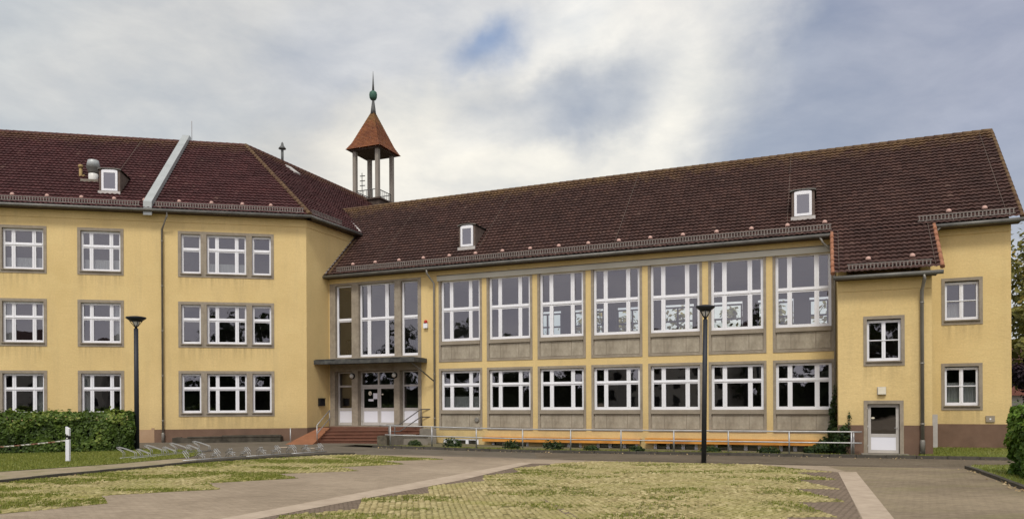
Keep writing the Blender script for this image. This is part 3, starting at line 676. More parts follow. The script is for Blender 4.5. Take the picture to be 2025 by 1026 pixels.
# ---- hall wall
BC = [8.485+2.863*k for k in range(7)]
BL = dict(cols=[.38, .94, .38], rows=[1.1, .56], lf=.12, rf=.12, bf=.14, tf=.11, mull=.2, trans=.19)
BU = dict(cols=[.38, .94, .38], rows=[1.45, 1.38], lf=.12, rf=.12, bf=.14, tf=.09, mull=.2, trans=.22)
holesB = [(.07, 6.1, .93, 9.2)]
for c in BC:
    holesB += [(c-1.29, c+1.29, .82, 4.12), (c-1.29, c+1.29, 4.47, 8.87), (c-1.05, c+1.05, -.2, .33)]
holesB += [(31.08, 32.58, 1.85, 3.81), (31.12, 32.6, 5.46, 7.38)]
mb = MB(); wall(mb, 0, 33.6, -.3, 9.16, holesB)
mb.box(0, 33.6, -.035, .4, 9.165, 9.5); mb.build('wall', 'stucco', school, FB)
mb = MB(); mb.box(7.12, 26.95, -.075, -.002, 8.86, 9.125); mb.build('lintel', 'lintel', school, FB)
mb = MB(); mb.box(7.12, 26.95, -.105, -.076, 9.128, 9.16); mb.build('drip_rail', 'gutter', school, FB)
def bay(c, upper):
    key = 'BU' if upper else 'BL'
    if key not in cache:
        f, p, W, H = frame_mesh(**(BU if upper else BL))
        z0, zw, zt = (4.47, 5.59, 8.87) if upper else (.82, 1.88, 4.12)
        s = MB(); b = .12; o = zw  # frame origin z = zw
        s.box(-1.29, -1.29+b, -.025, .24, z0-o, zt-o); s.box(1.29-b, 1.29, -.025, .24, z0-o, zt-o)
        s.box(-1.29+b, 1.29-b, -.025, .24, z0-o, z0-o+.12)
        s.box(-1.29+b, 1.29-b, .02, .24, z0-o+.12, -.2+.0)          # backing of the panels
        if not upper: s.box(-1.29+b, 1.29-b, -.025, .24, zt-o-.13, zt-o)
        pn = MB(); a0 = -1.29+b+.03; ww = (2.58-2*b-.06); xs = [0, .27, .73, 1] if True else 0
        for q in range(3): pn.box(a0+ww*xs[q]+.02, a0+ww*xs[q+1]-.02, .004, .018, z0-o+.15, -.235)
        sl = MB(); sl.box(-1.29+b, 1.29-b, -.08, .24, -.2, -.002)
        cache[key] = (f.mesh('window', 'white'), p, s.mesh('surround', 'concrete'), pn.mesh('panel', 'panel'), sl.mesh('sill', 'concrete'), W, H, zw)
        cache[key+'p'] = p.mesh('pane', 'hallglass' if upper else 'darkglass')
    fm, p, sm, pm, slm, W, H, zw = cache[key]
    w = link('window', fm, school, FB, (c-W/2, .12, zw))
    po = link('pane', cache[key+'p'], w); po.rotation_euler = (R(random.gauss(0, .2)), 0, R(random.gauss(0, .3))); link('surround', sm, w, None, (W/2, -.12, 0)); link('panel', pm, w, None, (W/2, -.12, 0)); link('sill', slm, w, None, (W/2, -.12, 0))
    return w, W, H
for k, c in enumerate(BC):
    bay(c, True); w, W, H = bay(c, False)
    if k == 0:
        cu = MB()
        for x0, x1 in ((.08, .5), (.66, 1.68), (1.84, 2.26)):
            n = 10
            for q in range(n):
                a = x0+(x1-x0)*q/n; e = x0+(x1-x0)*(q+1)/n; cu.quad((a, .15+.02*(q % 2), .12), (e, .15+.02*((q+1) % 2), .12), (e, .15+.02*((q+1) % 2), .72), (a, .15+.02*(q % 2), .72))
        cu.build('curtain', 'curtain', w)
    # basement window
    f = MB(); f.box(-1.05, 1.05, .02, .1, .27, .33)
    for x in (-.98, -.36, .36, .98): f.box(x-.08, x+.08, .02, .1, -.2, .268)
    w = f.build('window', 'white', school, FB, (c, 0, 0))
    p = MB(); p.quad((-1.05, .13, -.2), (1.05, .13, -.2), (1.05, .13, .27), (-1.05, .13, .27)); p.build('pane', 'darkglass', w)
mb = MB(); mb.lathe(0, 0, [(.13, 0), (.13, .04), (.1, .055)], 16)
o = mb.build('vent_grille', 'pipe', school, FB, (9.46, -.02, 1.36)); o.rotation_euler = (R(90), 0, FB[1])
# E windows
E2 = dict(cols=[.46, .46], rows=[.66, .66], lf=.09, rf=.09, bf=.12, tf=.1, mull=.14, trans=.05)
window('E2', FB, 31.08, 1.85, (1.5, 1.96), (.13, .13, .15, .13), E2, 'glass', curtain=(.05, .95, .05, .6))
window('E2', FB, 31.1, 5.42, (1.5, 1.96), (.13, .13, .15, .13), E2, 'glass', curtain=(.05, .5, .05, .45))
# hall interior
mb = MB()
for z0, z1 in ((.5, .9), (4.15, 4.45), (9.02, 9.14)): mb.box(.3, 33.2, .42, 10.6, z0, z1)
mb.box(.3, 33.2, .42, 10.6, -.4, -.3)
mb.build('floor_slab', 'roomfloor', school, FB)
mb = MB(); bh = [(8.6+2.863*k, 10.6+2.863*k, 5.5, 8.3) for k in range(7)]
wall(mb, .3, 33.2, -.3, 9.5, bh, 10.6, .4)
mb.box(0.02, .28, .42, 10.6, -.3, 9.0); mb.box(33.2, 33.6, .41, 11, -.3, 9.5); mb.box(6.5, 6.8, .42, 10.6, -.3, 9.0); mb.box(27.1, 27.4, .42, 10.6, -.3, 9.0)
mb.box(6.8, 27.1, 5.5, 5.7, -.3, 4.15); mb.box(27.4, 33.2, 5.5, 5.7, -.3, 9.0); mb.box(.28, 6.5, 6.0, 6.2, .9, 9.0)
for k in (2, 4): mb.box(BC[k]+1.4, BC[k]+1.46, .42, 5.5, .9, 4.15)
mb.build('inner_wall', 'room', school, FB)
for a, b, c, d in bh:
    f, p, W, H = frame_mesh([.85, .85], [1.6, .75], .08, .08, .1, .1, .1, .1)
    w = f.build('window', 'dormer', school, FB, (a, 10.8, c)); p.build('pane', 'clear', w)

# ---- entrance
mb = MB()
EH = [(.46, 1.57, 4.9, 9.03), (2.05, 4.41, 4.9, 9.03), (4.82, 5.9, 4.9, 9.03), (.4, 1.56, .98, 4.1), (1.96, 4.36, .98, 4.1), (4.72, 5.9, .98, 4.1)]
wall(mb, .07, 6.1, .9, 9.2, EH, -.03, .5); mb.build('entrance_surround', 'concrete', school, FB)
S1 = lambda W: dict(cols=[W-.22], rows=[1.9, 1.8], lf=.11, rf=.11, bf=.14, tf=.08, mull=.2, trans=.2)
for u, sp in ((.46, S1(1.11)), (4.82, S1(1.08)), (2.05, dict(cols=[.37, .96, .37], rows=[1.9, 1.8], lf=.11, rf=.11, bf=.14, tf=.08, mull=.22, trans=.2))):
    f, p, W, H = frame_mesh(**sp); w = f.build('window', 'white', school, FB, (u, .16, 4.905)); p.build('pane', 'darkglass' if u < 1 else 'glass', w)
# railing of the stairwell behind the tall windows
mb = MB(); mb.box(.5, 5.9, 1.0, 1.06, 5.95, 6.02)
for k in range(44): mb.box(.5+k*.125, .535+k*.125, 1.01, 1.045, 4.6, 5.95)
mb.build('stair_railing', 'black', school, FB)
def sidelight(u, W):
    f = MB(); y = .3
    f.box(0, .09, 0, .09, 0, 3.08); f.box(W-.09, W, 0, .09, 0, 3.08); f.box(.09, W-.09, 0, .09, 0, .16); f.box(.09, W-.09, 0, .09, .84, 1.0); f.box(.09, W-.09, 0, .09, 2.2, 2.3); f.box(.09, W-.09, 0, .09, 3.0, 3.08)
    w = f.build('window', 'alu', school, FB, (u, y, 1.0))
    p = MB(); p.quad((.09, .045, 1.0), (W-.09, .045, 1.0), (W-.09, .045, 2.2), (.09, .045, 2.2)); p.quad((.09, .045, 2.3), (W-.09, .045, 2.3), (W-.09, .045, 3.0), (.09, .045, 3.0)); p.build('pane', 'darkglass', w)
    q = MB(); q.box(.092, W-.092, .02, .06, .165, .835); q.build('panel', 'white_panel', w)
sidelight(.41, 1.14); sidelight(4.73, 1.16)
f = MB(); W = 2.38
f.box(0, .08, 0, .1, 0, 3.08); f.box(W-.08, W, 0, .1, 0, 3.08); f.box(.08, W-.08, 0, .1, 3.0, 3.08); f.box(.08, W-.08, 0, .1, 2.2, 2.32); f.box(W/2-.05, W/2+.05, 0, .1, 2.32, 3.0)
tw = f.build('door_frame', 'alu', school, FB, (1.97, .29, 1.0))
p = MB(); p.quad((.08, .05, 2.32), (W/2-.05, .05, 2.32), (W/2-.05, .05, 3.0), (.08, .05, 3.0)); p.quad((W/2+.05, .05, 2.32), (W-.08, .05, 2.32), (W-.08, .05, 3.0), (W/2+.05, .05, 3.0)); p.build('pane', 'darkglass', tw)
def door_leaf(u, z, W, H, frame, y, glass_z, panel_z, hinge_right, mat='alu', notes=()):
    f = MB(); s = .11
    f.box(0, s, 0, .06, 0, H); f.box(W-s, W, 0, .06, 0, H); f.box(s, W-s, 0, .06, 0, panel_z[0]); f.box(s, W-s, 0, .06, panel_z[1], glass_z[0]); f.box(s, W-s, 0, .06, glass_z[1], H)
    d = f.build('door', mat, school, frame, (u, y, z))
    p = MB(); p.quad((s, .03, glass_z[0]), (W-s, .03, glass_z[0]), (W-s, .03, glass_z[1]), (s, .03, glass_z[1])); p.build('pane', 'darkglass', d)
    q = MB(); q.box(s+.002, W-s-.002, .012, .05, panel_z[0]+.004, panel_z[1]-.004); q.build('panel', 'white_panel', d)
    h = MB(); hx = s*.5 if hinge_right else W-s*.5; dr = 1 if hinge_right else -1
    h.tube([(hx, 0, 1.02), (hx, -.05, 1.02), (hx+.12*dr, -.05, 1.02)], .012, 6); h.build('handle', 'steel', d)
    hg = MB(); ex = W+.01 if hinge_right else -.01
    for zz in (.2, H*.5, H-.25): hg.tube([(ex, -.012, zz), (ex, -.012, zz+.12)], .02, 6)
    hg.build('hinge', 'steel', d)
    for (x0, x1, z0, z1, nm, rd) in notes:
        nb_ = MB()
        if rd:
            k0 = 20; nb_.poly([((x0+x1)/2+(x1-x0)/2*math.cos(2*math.pi*k/k0), .024, (z0+z1)/2+(z1-z0)/2*math.sin(2*math.pi*k/k0)) for k in range(k0)])
        else: nb_.quad((x0, .024, z0), (x1, .024, z0), (x1, .024, z1), (x0, .024, z1))
        no = nb_.build(nm, 'cream' if rd else 'white_panel', d)
        if rd and (x1-x0) > .15:
            fg = MB(); cx, cz = (x0+x1)/2, (z0+z1)/2; fg.box(cx-.015, cx+.01, .018, .0225, cz-.06, cz+.06); fg.box(cx-.005, cx+.035, .018, .0225, cz-.06, cz-.035); fg.build('emblem', 'black', d)
    return d
door_leaf(2.055, 1.005, 1.13, 2.185, FB, .3, (1.0, 2.08), (.17, .82), False, notes=((.4, .62, 1.7, 1.95, 'sticker', True), (.72, 1.0, 1.5, 1.83, 'notice', False), (.4, .74, 1.38, 1.5, 'notice', False)))
door_leaf(3.195, 1.005, 1.07, 2.185, FB, .3, (1.0, 2.08), (.17, .82), True, notes=((.13, .26, 1.72, 1.8, 'sticker', True),))
# canopy
mb = MB(); mb.box(.012, 6.42, -1.4, -.035, 4.5, 4.66); mb.box(.008, 6.46, -1.44, -1.4, 4.46, 4.7); mb.box(6.42, 6.46, -1.4, -.035, 4.46, 4.7)
c_ = mb.build('canopy', 'canopy', school, FB)
mb = MB()
for k in range(9): mb.box(.1+k*.7, .72+k*.7, -1.46+random.uniform(-.02, .02), -.04, 4.705, 4.725+random.uniform(0, .012))
mb.build('roof_sheet', 'gutter', c_)
mb = MB(); mb.tube([(6.15, -1.3, 4.55), (6.2, -1.15, 4.4), (6.95, -.15, 3.45)], .035, 6); mb.build('drain_pipe', 'gutter', c_)
# ---- D: projecting bay
PDY = -2.4
wz = (28.0, 29.5, 3.67, 5.69)
mb = MB(); wall(mb, 27.05, 30.46, -.3, 6.72, [wz, (28.0, 29.45, .1, 2.27)], PDY, .35)
mb.box(27.05, 30.46, PDY-.03, PDY+.34, 6.725, 7.25)
for x0, x1 in ((27.05, 27.4), (30.11, 30.46)):
    i = len(mb.v); ya, yb_ = PDY+.36, -.04; za, zc = 9.6+.908*(ya+.45)-.14, 9.6+.908*(yb_+.45)-.45
    mb.v += [(x0,ya,-.3),(x1,ya,-.3),(x1,yb_,-.3),(x0,yb_,-.3),(x0,ya,za),(x1,ya,za),(x1,yb_,zc),(x0,yb_,zc)]
    for q in ((0,3,2,1),(4,5,6,7),(0,1,5,4),(1,2,6,5),(2,3,7,6),(3,0,4,7)): mb.f.append(tuple(i+k for k in q)); mb.m.append(0)
mb.build('wall', 'stucco', school, FB)
mb = MB()
mb.box(27.4, 30.1, PDY+.4, -.05, 3.0, 3.15); mb.box(27.4, 30.1, -.3, -.06, 0, 7); mb.build('inner_wall', 'roomfloor', school, FB)
mb = MB(); mb.box(27.03, 27.99, PDY-.02, PDY+.2, -.3, 1.27); mb.build('plinth', 'plinth', school, FB)
mb = MB(); mb.box(29.46, 30.48, PDY-.02, PDY+.2, -.3, 1.27); mb.box(30.47, 30.48, PDY+.2, -.01, -.3, 1.27); mb.build('plinth', 'plinth', school, FB)
mb = MB(); mb.box(30.49, 33.62, -.022, .2, -.3, 1.27); mb.build('plinth', 'plinth', school, FB)
window('E2d', FB, 28.0, 3.67, (1.5, 2.02), (.13, .13, .15, .13), dict(E2, rows=[.69, .69]), 'darkglass', ysh=PDY)
s = MB(); s.box(28.0, 28.14, PDY-.025, PDY+.25, .1, 2.27); s.box(29.31, 29.45, PDY-.025, PDY+.25, .1, 2.27); s.box(28.14, 29.31, PDY-.025, PDY+.25, 2.13, 2.27); s.build('door_frame', 'concrete', school, FB)
d_ = door_leaf(28.16, .14, 1.13, 1.98, FB, PDY+.12, (.78, 1.86), (.12, .65), False, notes=((.12, .25, 1.38, 1.46, 'sticker', True),))
mb = MB(); mb.box(27.9, 29.6, PDY-.5, PDY-.03, -.1, .135); mb.build('door_step', 'greyconc', school, FB)

# ---- roofs
def tile_roof(name, frame, y0, z0, slope, xa, xb, L, course, tw, mat, clips=(), relief=.075):
    th = math.atan(slope); c, s = math.cos(th), math.sin(th)
    nc = int(round(L/course)); course = L/nc; nx = int(round((xb-xa)/tw))*4; dx = (xb-xa)/nx
    prof = [0, .028, .04, .02]
    V = []; F = []; UV = []
    rnd = random.Random(3)
    tj = [[rnd.gauss(0, .006) for _ in range(nx//4+2)] for _ in range(nc)]
    for k in range(nc):
        for t, hh in ((0, relief), (1, .008)):
            sv = (k+t)*course - (.02 if t == 0 else 0)
            for i in range(nx+1):
                h = hh+prof[i % 4]+(tj[k][i//4] if t == 0 else 0); x = xa+i*dx
                V.append((x, y0+sv*c-h*s, z0+sv*s+h*c)); UV.append(((i+.01)*.25, k+(.02 if t == 0 else .98)))
    for r in range(2*nc-1):
        for i in range(nx):
            a = r*(nx+1)+i; F.append((a, a+1, a+nx+2, a+nx+1))
    me = bpy.data.meshes.new(name); me.from_pydata(V, [], F); ul = me.uv_layers.new(name='UVMap')
    lv = [0]*len(me.loops); me.loops.foreach_get('vertex_index', lv)
    # keep a face inside one tile: use the face's lower-left corner
    arr = [0.0]*(2*len(lv)); q = 0
    for f in F:
        u0, v0 = UV[f[0]]; u0 = math.floor(u0)+.5; v0 = math.floor(v0)+.5
        for _ in range(4): arr[q] = u0; arr[q+1] = v0; q += 2
    ul.data.foreach_set('uv', arr)
    for nxn, nyn, co in clips:
        bm = bmesh.new(); bm.from_mesh(me)
        bmesh.ops.bisect_plane(bm, geom=bm.verts[:]+bm.edges[:]+bm.faces[:], plane_co=co, plane_no=(nxn, nyn, 0), clear_inner=True)
        bm.to_mesh(me); bm.free()
    me.materials.append(M[mat]); me.update()
    return link(name, me, school, frame)
ZA, SA, OV = 12.6, .7457, .45
LA = 8.65*math.sqrt(1+SA*SA)
roofA = tile_roof('roof', FA, -OV, ZA, SA, -28.5, 6, LA, .38, .24, 'roofA', [(-.834, -.448, (0, 0, 0))])
roofC = tile_roof('roof', FC, -OV, ZA, SA, -6, 26.5, LA, .38, .24, 'roofA', [(.834, -.448, (0, 0, 0))])
ZB, SB = 9.6, .908
LB = 5.95*math.sqrt(1+SB*SB)
roofB = tile_roof('roof', FB, -OV, ZB, SB, .0, 33.92, LB, .3, .22, 'roofB')
tile_roof('roof', FB, -OV, ZB, SB, -4.4, 0.0, LB, .3, .22, 'roofB', [(.744, .908, (0, 3.1, 0))]).name = 'roof'
dz = 2.4*SB; LD = 2.4*math.sqrt(1+SB*SB)
roofD = tile_roof('roof', FB, -OV-2.4, ZB-dz, SB, 26.86, 30.78, LD, .3, .22, 'roofB')
# rear slopes, soffits and gable
mb = MB(); zr = ZA+8.65*SA; zrB = ZB+5.95*SB
mb.quad((-28.5, 8.2, zr), (-5, 8.2, zr), (0, 17.1, ZA), (-28.5, 17.1, ZA)); mb.quad((-28.5, -.4, ZA), (-28.5, 8.2, zr), (-28.5, 17.1, ZA), (-28.4, 8, ZA)); mb.build('rear_roof', 'roofplain', school, FA)
mb = MB(); mb.quad((5, 8.2, zr), (26.5, 8.2, zr), (26.5, 17.1, ZA), (3, 17.1, ZA)); mb.build('rear_roof', 'roofplain', school, FC)
mb = MB(); mb.quad((-3, 5.5, zrB), (33.92, 5.5, zrB), (33.92, 11.45, ZB), (0, 11.45, ZB)); mb.build('rear_roof', 'roofplain', school, FB)
mb = MB(); mb.poly([(33.6, 0, 9.49), (33.6, 11, 9.49), (33.6, 5.5, zrB-.1)]); mb.build('gable_wall', 'stucco', school, FB)
mb = MB()
mb.box(.0, 27.1, -.5, -.036, 9.42, 9.5); mb.box(30.5, 33.85, -.5, -.036, 9.42, 9.5); mb.box(26.95, 30.6, -2.9, -2.44, 7.17, 7.25); mb.build('soffit', 'darkwood', school, FB)
mb = MB(); mb.box(-28, .3, -.5, -.031, 12.44, 12.52); mb.build('soffit', 'darkwood', school, FA)
mb = MB(); mb.box(-.3, 26, -.5, -.031, 12.44, 12.52); mb.build('soffit', 'darkwood', school, FC)
# gutters
def gutter(pts, frame):
    mb = MB(); mb.tube(pts, .085, 10); return mb.build('gutter', 'gutter', school, frame)
gutter([(-28.5, -.55, 12.52), (.33, -.55, 12.52)], FA); gutter([(-.33, -.55, 12.52), (4.6, -.55, 12.52)], FC)
gutter([(0.02, -.55, 9.5), (26.8, -.55, 9.5)], FB); gutter([(30.7, -.55, 9.5), (33.95, -.55, 9.5)], FB); gutter([(26.88, -2.95, 7.24), (30.8, -2.95, 7.24)], FB)
# snow guards
def guard(frame, x0, x1, y, z, seg=2.0):
    mb = MB(); mb.box(x0, x1, y, y+.03, z, z+.035); mb.box(x0, x1, y, y+.03, z+.2, z+.24)
    n = int((x1-x0)/.13)
    for k in range(n): x = x0+(x1-x0)*(k+.5)/n; mb.box(x-.022, x+.022, y+.004, y+.026, z+.035, z+.2)
    x = x0+.3
    while x < x1: mb.box(x-.02, x+.02, y-.03, y+.3, z-.06, z+.02); x += 1.0
    return mb.build('snow_guard', 'guard', school, frame)
guard(FA, -28, -8.5, -.34, 12.78); guard(FA, -7.75, -.1, -.34, 12.78); guard(FC, .05, 2.9, -.34, 12.78)
guard(FB, .75, 26.85, -.34, 9.8); guard(FB, 30.2, 33.7, -.34, 9.8); guard(FB, 27.4, 30.45, -2.74, 7.56)
# pink clay caps above the snow guards
cap = MB(); cap.lathe(0, 0, [(.105, -.06), (.105, .02), (.085, .07), (.04, .1)], 10); capm = cap.mesh('clay_cap', 'pinkcap')
def caps(roof, frame, y0, z0, slope, us, y=.05):
    for u in us:
        o = link('clay_cap', capm, roof, None, (u, y, z0+slope*(y-y0)+.12))
caps(roofA, FA, -OV, ZA, SA, [-21.4, -19.8, -18.1, -16.4, -14.8, -13.15, -11.5, -9.9, -8.4, -6.65, -5.0, -3.4, -1.9], .2)
caps(roofB, FB, -OV, ZB, SB, [1.6, 3.1, 4.65, 6.2] + [7.8+1.565*k for k in range(13)] + [31.4, 32.7], .1)
caps(roofD, FB, -2.85, ZB-dz, SB, [28.2, 29.8], -2.3)
# ridge, hip, valley, verge
def ridge(name, pts, frame, mat, r=.13):
    mb = MB(); a, b = Vector(pts[0]), Vector(pts[1]); n = int((b-a).length/.4)
    for k in range(n):
        p = a+(b-a)*(k/n); q = a+(b-a)*((k+1.08)/n); mb.tube([p, q], r*1.08, 8, 0, r*.9)
    return mb.build(name, mat, school, frame)
hipA = (-8.2*.448/.834, 8.2)
ridge('ridge_tiles', [(-28.5, 8.2, zr+.02), (hipA[0], 8.2, zr+.02)], FA, 'ridge')
ridge('hip_tiles', [(.24, -.45, ZA+.06), (hipA[0], 8.2, zr+.04)], FA, 'hip')
hipC = (8.2*.448/.834, 8.2)
ridge('ridge_tiles', [(hipC[0], 8.2, zr+.02), (26.5, 8.2, zr+.02)], FC, 'ridge')
ridge('ridge_tiles', [(-3.3, 5.5, zrB+.03), (33.92, 5.5, zrB+.03)], FB, 'hip')
mb = MB(); a = Vector((.34, 2.7, 12.62)); b = Vector((-3.15, 5.4, zrB-.02))
for k in range(12):
    p = a+(b-a)*(k/12); q = a+(b-a)*((k+.97)/12); o_ = Vector((.1, .1, .04)); mb.quad(p-o_*.8, p+o_*.8+Vector((0, 0, .06)), q+o_*.8+Vector((0, 0, .06)), q-o_*.8)
mb.tube([a+Vector((0, 0, .1)), b+Vector((0, 0, .1))], .11, 6)
mb.build('valley_flashing', 'flash', school, FB)
mb = MB(); sv = lambda y: ZB+SB*(y+OV)
mb.tube([(.06, -.45, sv(-.45)+.06), (.06, 2.7, sv(2.7)+.06)], .05, 6); mb.build('flashing', 'flash', school, FB)
ridge('hip_tiles', [(.3, -.45, sv(-.45)+.05), (.3, 2.3, sv(2.3)+.05)], FB, 'hip', .09)
for x in (26.86, 30.78): ridge('verge_tiles', [(x, -2.85, sv(-2.85)+.03), (x, -.5, sv(-.5)+.03)], FB, 'verge', .085)
ridge('verge_tiles', [(33.92, -.45, sv(-.45)+.02), (33.92, 5.5, zrB+.02)], FB, 'hip', .09)
mb = MB(); mb.box(26.8, 26.84, -2.6, -.5, 7.0, 7.1)
# sheet metal parapet over the fire wall
mb = MB(); sa = lambda y: ZA+SA*(y+OV)
nn = 6
for k in range(nn):
    y0 = -.5+(8.35+.5)*k/nn; y1 = -.5+(8.35+.5)*(k+.985)/nn
    for x0, x1 in ((-8.28, -7.86),):
        i = len(mb.v); lo, hi = -.3, .42
        mb.v += [(x0, y0, sa(y0)+lo), (x1, y0, sa(y0)+lo), (x1, y1, sa(y1)+lo), (x0, y1, sa(y1)+lo), (x0, y0, sa(y0)+hi), (x1, y0, sa(y0)+hi), (x1, y1, sa(y1)+hi), (x0, y1, sa(y1)+hi)]
        for q in ((4,5,6,7),(0,1,5,4),(1,2,6,5),(2,3,7,6),(3,0,4,7)): mb.f.append(tuple(i+x for x in q)); mb.m.append(0)
mb.box(-8.285, -7.855, 8.32, 8.75, sa(8.2)-.5, sa(8.2)+.5)
mb.build('parapet', 'sheet', school, FA)
# thin lightning conductors
def wire(u, y0, y1, frame, y00, z00, s_):
    mb = MB(); mb.tube([(u, y0, z00+s_*(y0-y00)+.13), (u, y1, z00+s_*(y1-y00)+.12)], .009, 5); mb.build('lightning_conductor', 'wire', school, frame)
M['wire'] = mat_noisy('conductor_wire', (.13, .1, .08), (.2, .16, .13), 3, .6)
for u in (9.35, 17.0, 25.0): wire(u, -.4, 5.45, FB, -OV, ZB, SB)
wire(27.1, -2.8, -.5, FB, -2.85, ZB-dz, SB); wire(30.55, -2.8, -.5, FB, -2.85, ZB-dz, SB); wire(33.4, -.4, 5.4, FB, -OV, ZB, SB); wire(3.2, .3, 5.4, FB, -OV, ZB, SB)
wire(-10.6, 3.6, 8.1, FA, -OV, ZA, SA)
mb = MB(); mb.tube([(-7.7, 8.2, zr), (-7.7, 8.2, zr+1.4)], .015, 5); mb.build('lightning_rod', 'wire', school, FA)
# dormers
def dormer(frame, u, y, zb, W, H, y0, z0, slope, roof):
    mb = MB(); depth = H/slope+.45; a = .07; n = 8
    def arc(w, z): return [(w*math.cos(math.pi*k/n), z+a*math.sin(math.pi*k/n)) for k in range(n, -1, -1)]
    prof = [(-W/2, -.1), (W/2, -.1)] + [(x, z) for x, z in arc(W/2, H)][::-1]
    i = len(mb.v); n2 = len(prof)
    for yy in (0, depth): mb.v += [(x, yy, z) for x, z in prof]
    mb.f.append(tuple(i+k for k in range(n2))); mb.m.append(0)
    for k in range(n2): mb.f.append((i+k, i+(k+1) % n2, i+n2+(k+1) % n2, i+n2+k)); mb.m.append(0)
    d = mb.build('dormer', 'dormer', school, frame, (u, y, zb))
    r = MB(); ar = arc(W/2+.07, H+.01); 
    for (x0, zz0), (x1, zz1) in zip(ar, ar[1:]):
        r.quad((x0, -.08, zz0), (x1, -.08, zz1), (x1, depth, zz1), (x0, depth, zz0)); r.quad((x0, -.08, zz0), (x0, -.08, zz0+.05), (x1, -.08, zz1+.05), (x1, -.08, zz1)); r.quad((x0, -.08, zz0+.05), (x0, depth, zz0+.05), (x1, depth, zz1+.05), (x1, -.08, zz1+.05))
    r.build('dormer_roof', 'gutter', d)
    f = MB(); w = W*.38; t = .11; zb2 = .1; zt = H-.02
    f.box(-w, -w+t, -.05, 0, zb2, zt); f.box(w-t, w, -.05, 0, zb2, zt); f.box(-w+t, w-t, -.05, 0, zb2, zb2+t); f.box(-w+t, w-t, -.05, 0, zt-t, zt)
    ar2 = arc(w, zt); f.poly([(x, -.045, z) for x, z in ar2] )
    f.build('frame', 'white', d)
    p = MB(); p.quad((-w+t, -.02, zb2+t), (w-t, -.02, zb2+t), (w-t, -.02, zt-t), (-w+t, -.02, zt-t)); p.build('pane', 'skyglass', d)
    s_ = MB(); s_.box(-W/2-.03, W/2+.03, -.12, -.052, -.1, .06); s_.build('sill', 'flash', d)
M['skyglass'] = mat_glass('dormer_glass', .35, .2)
dormer(FA, -10.35, .95, 13.72, 1.05, 1.2, -OV, ZA, SA, roofA)
dormer(FB, 8.62, .62, 10.66, .98, 1.2, -OV, ZB, SB, roofB)
dormer(FB, 25.67, .55, 10.6, .98, 1.2, -OV, ZB, SB, roofB)
# downpipes
def dpipe(pts, frame, r=.055):
    mb = MB(); mb.tube(pts, r, 8)
    x, y, zt = pts[-2]; zb = pts[-1][2]; z = zb+1.2
    while z < zt-.3: mb.lathe(x, y, [(r+.012, z), (r+.012, z+.06)], 8); z += 2.4
    mb.lathe(x, y, [(r+.02, zb+.02), (r+.025, zb+.55), (r+.005, zb+.6)], 8)
    return mb.build('downpipe', 'pipe', school, frame)
dpipe([(-7.1, -.55, 12.5), (-7.1, -.55, 12.25), (-7.45, -.12, 11.6), (-7.45, -.12, .15)], FA)
dpipe([(6.75, -.55, 9.5), (6.75, -.55, 9.25), (6.97, -.12, 8.75), (6.97, -.12, .2)], FB)
dpipe([(26.35, -.55, 9.5), (26.5, -.5, 9.2), (26.93, -.13, 8.8), (26.98, -.13, 8.5), (26.98, -.13, .1)], FB, .045)
dpipe([(30.15, -2.95, 7.2), (30.15, -2.95, 7.0), (30.1, -2.53, 6.6), (30.1, -2.53, .1)], FB, .07)
dpipe([(31.0, -.55, 9.45), (30.75, -.45, 9.2), (30.62, -.2, 9.0), (30.62, -.14, 8.7), (30.62, -.14, 1.7)], FB, .05)
mb = MB(); mb.box(-.3, .3, 0, 1.0, 0, .1); o = mb.build('skylight', 'flash', school, FC, (7.5, 6.55, ZA+SA*7.0+.06)); o.rotation_euler = (math.atan(SA), 0, FC[1])

# ---- belfry: stands on the ridge of the rear wing
tc = (-11.42, 62.3); FTW = (tc, R(-22.5)); zt = 18.75
bt = MB(); bt.box(-1.45, 1.45, -1.45, 1.45, zt-2.2, zt); bt.box(-1.6, 1.6, -1.6, 1.6, zt, zt+.12)
tower = bt.build('belfry', 'darkwood', school, FTW)
for sx in (-1, 1):
    for sy in (-1, 1):
        p = MB(); p.box(-.15, .15, -.15, .15, zt+.12, zt+4.2); p.build('post', 'wood', tower, None, (sx*1.08, sy*1.08, 0))
rl = MB()
for s in (-1, 1):
    for z in (.25, .95):
        rl.tube([(-1.02, s*1.08, zt+z), (1.02, s*1.08, zt+z)], .035, 6); rl.tube([(s*1.08, -1.02, zt+z), (s*1.08, 1.02, zt+z)], .035, 6)
    for k in range(7):
        x = -.9+k*.3; rl.tube([(x, s*1.08, zt+.25), (x, s*1.08, zt+.95)], .022, 5); rl.tube([(s*1.08, x, zt+.25), (s*1.08, x, zt+.95)], .022, 5)
rl.build('railing', 'lead', tower)
so = MB(); so.box(-1.38, 1.38, -1.38, 1.38, zt+4.2, zt+4.3); so.build('soffit', 'darkwood', tower)
rf = MB(); nl = 26; hb, ap = zt+4.31, zt+7.85
for sd in range(4):
    ca, sa_ = math.cos(sd*math.pi/2), math.sin(sd*math.pi/2)
    for k in range(nl):
        t0, t1 = k/nl, (k+1)/nl
        # slight kick at the eaves
        w0 = 1.45*(1-t0)+.05+.12*max(0, 1-t0*6)+.02; w1 = 1.45*(1-t1)+.05+.12*max(0, 1-t1*6)
        z0, z1 = hb+(ap-hb)*t0, hb+(ap-hb)*t1
        nt_ = max(1, int(2*w0/.2))
        for j in range(nt_):
            a0 = -1+2*j/nt_; a1 = -1+2*(j+1)/nt_
            pts = [(a0*w0, -w0-.015*random.random(), z0), (a1*w0, -w0-.015*random.random(), z0), (a1*w1, -w1, z1), (a0*w1, -w1, z1)]
            rf.uv[len(rf.f)] = [(j+.5+sd*40, k+.5)]*4
            rf.quad(*[(x*ca-y*sa_, x*sa_+y*ca, z) for x, y, z in pts])
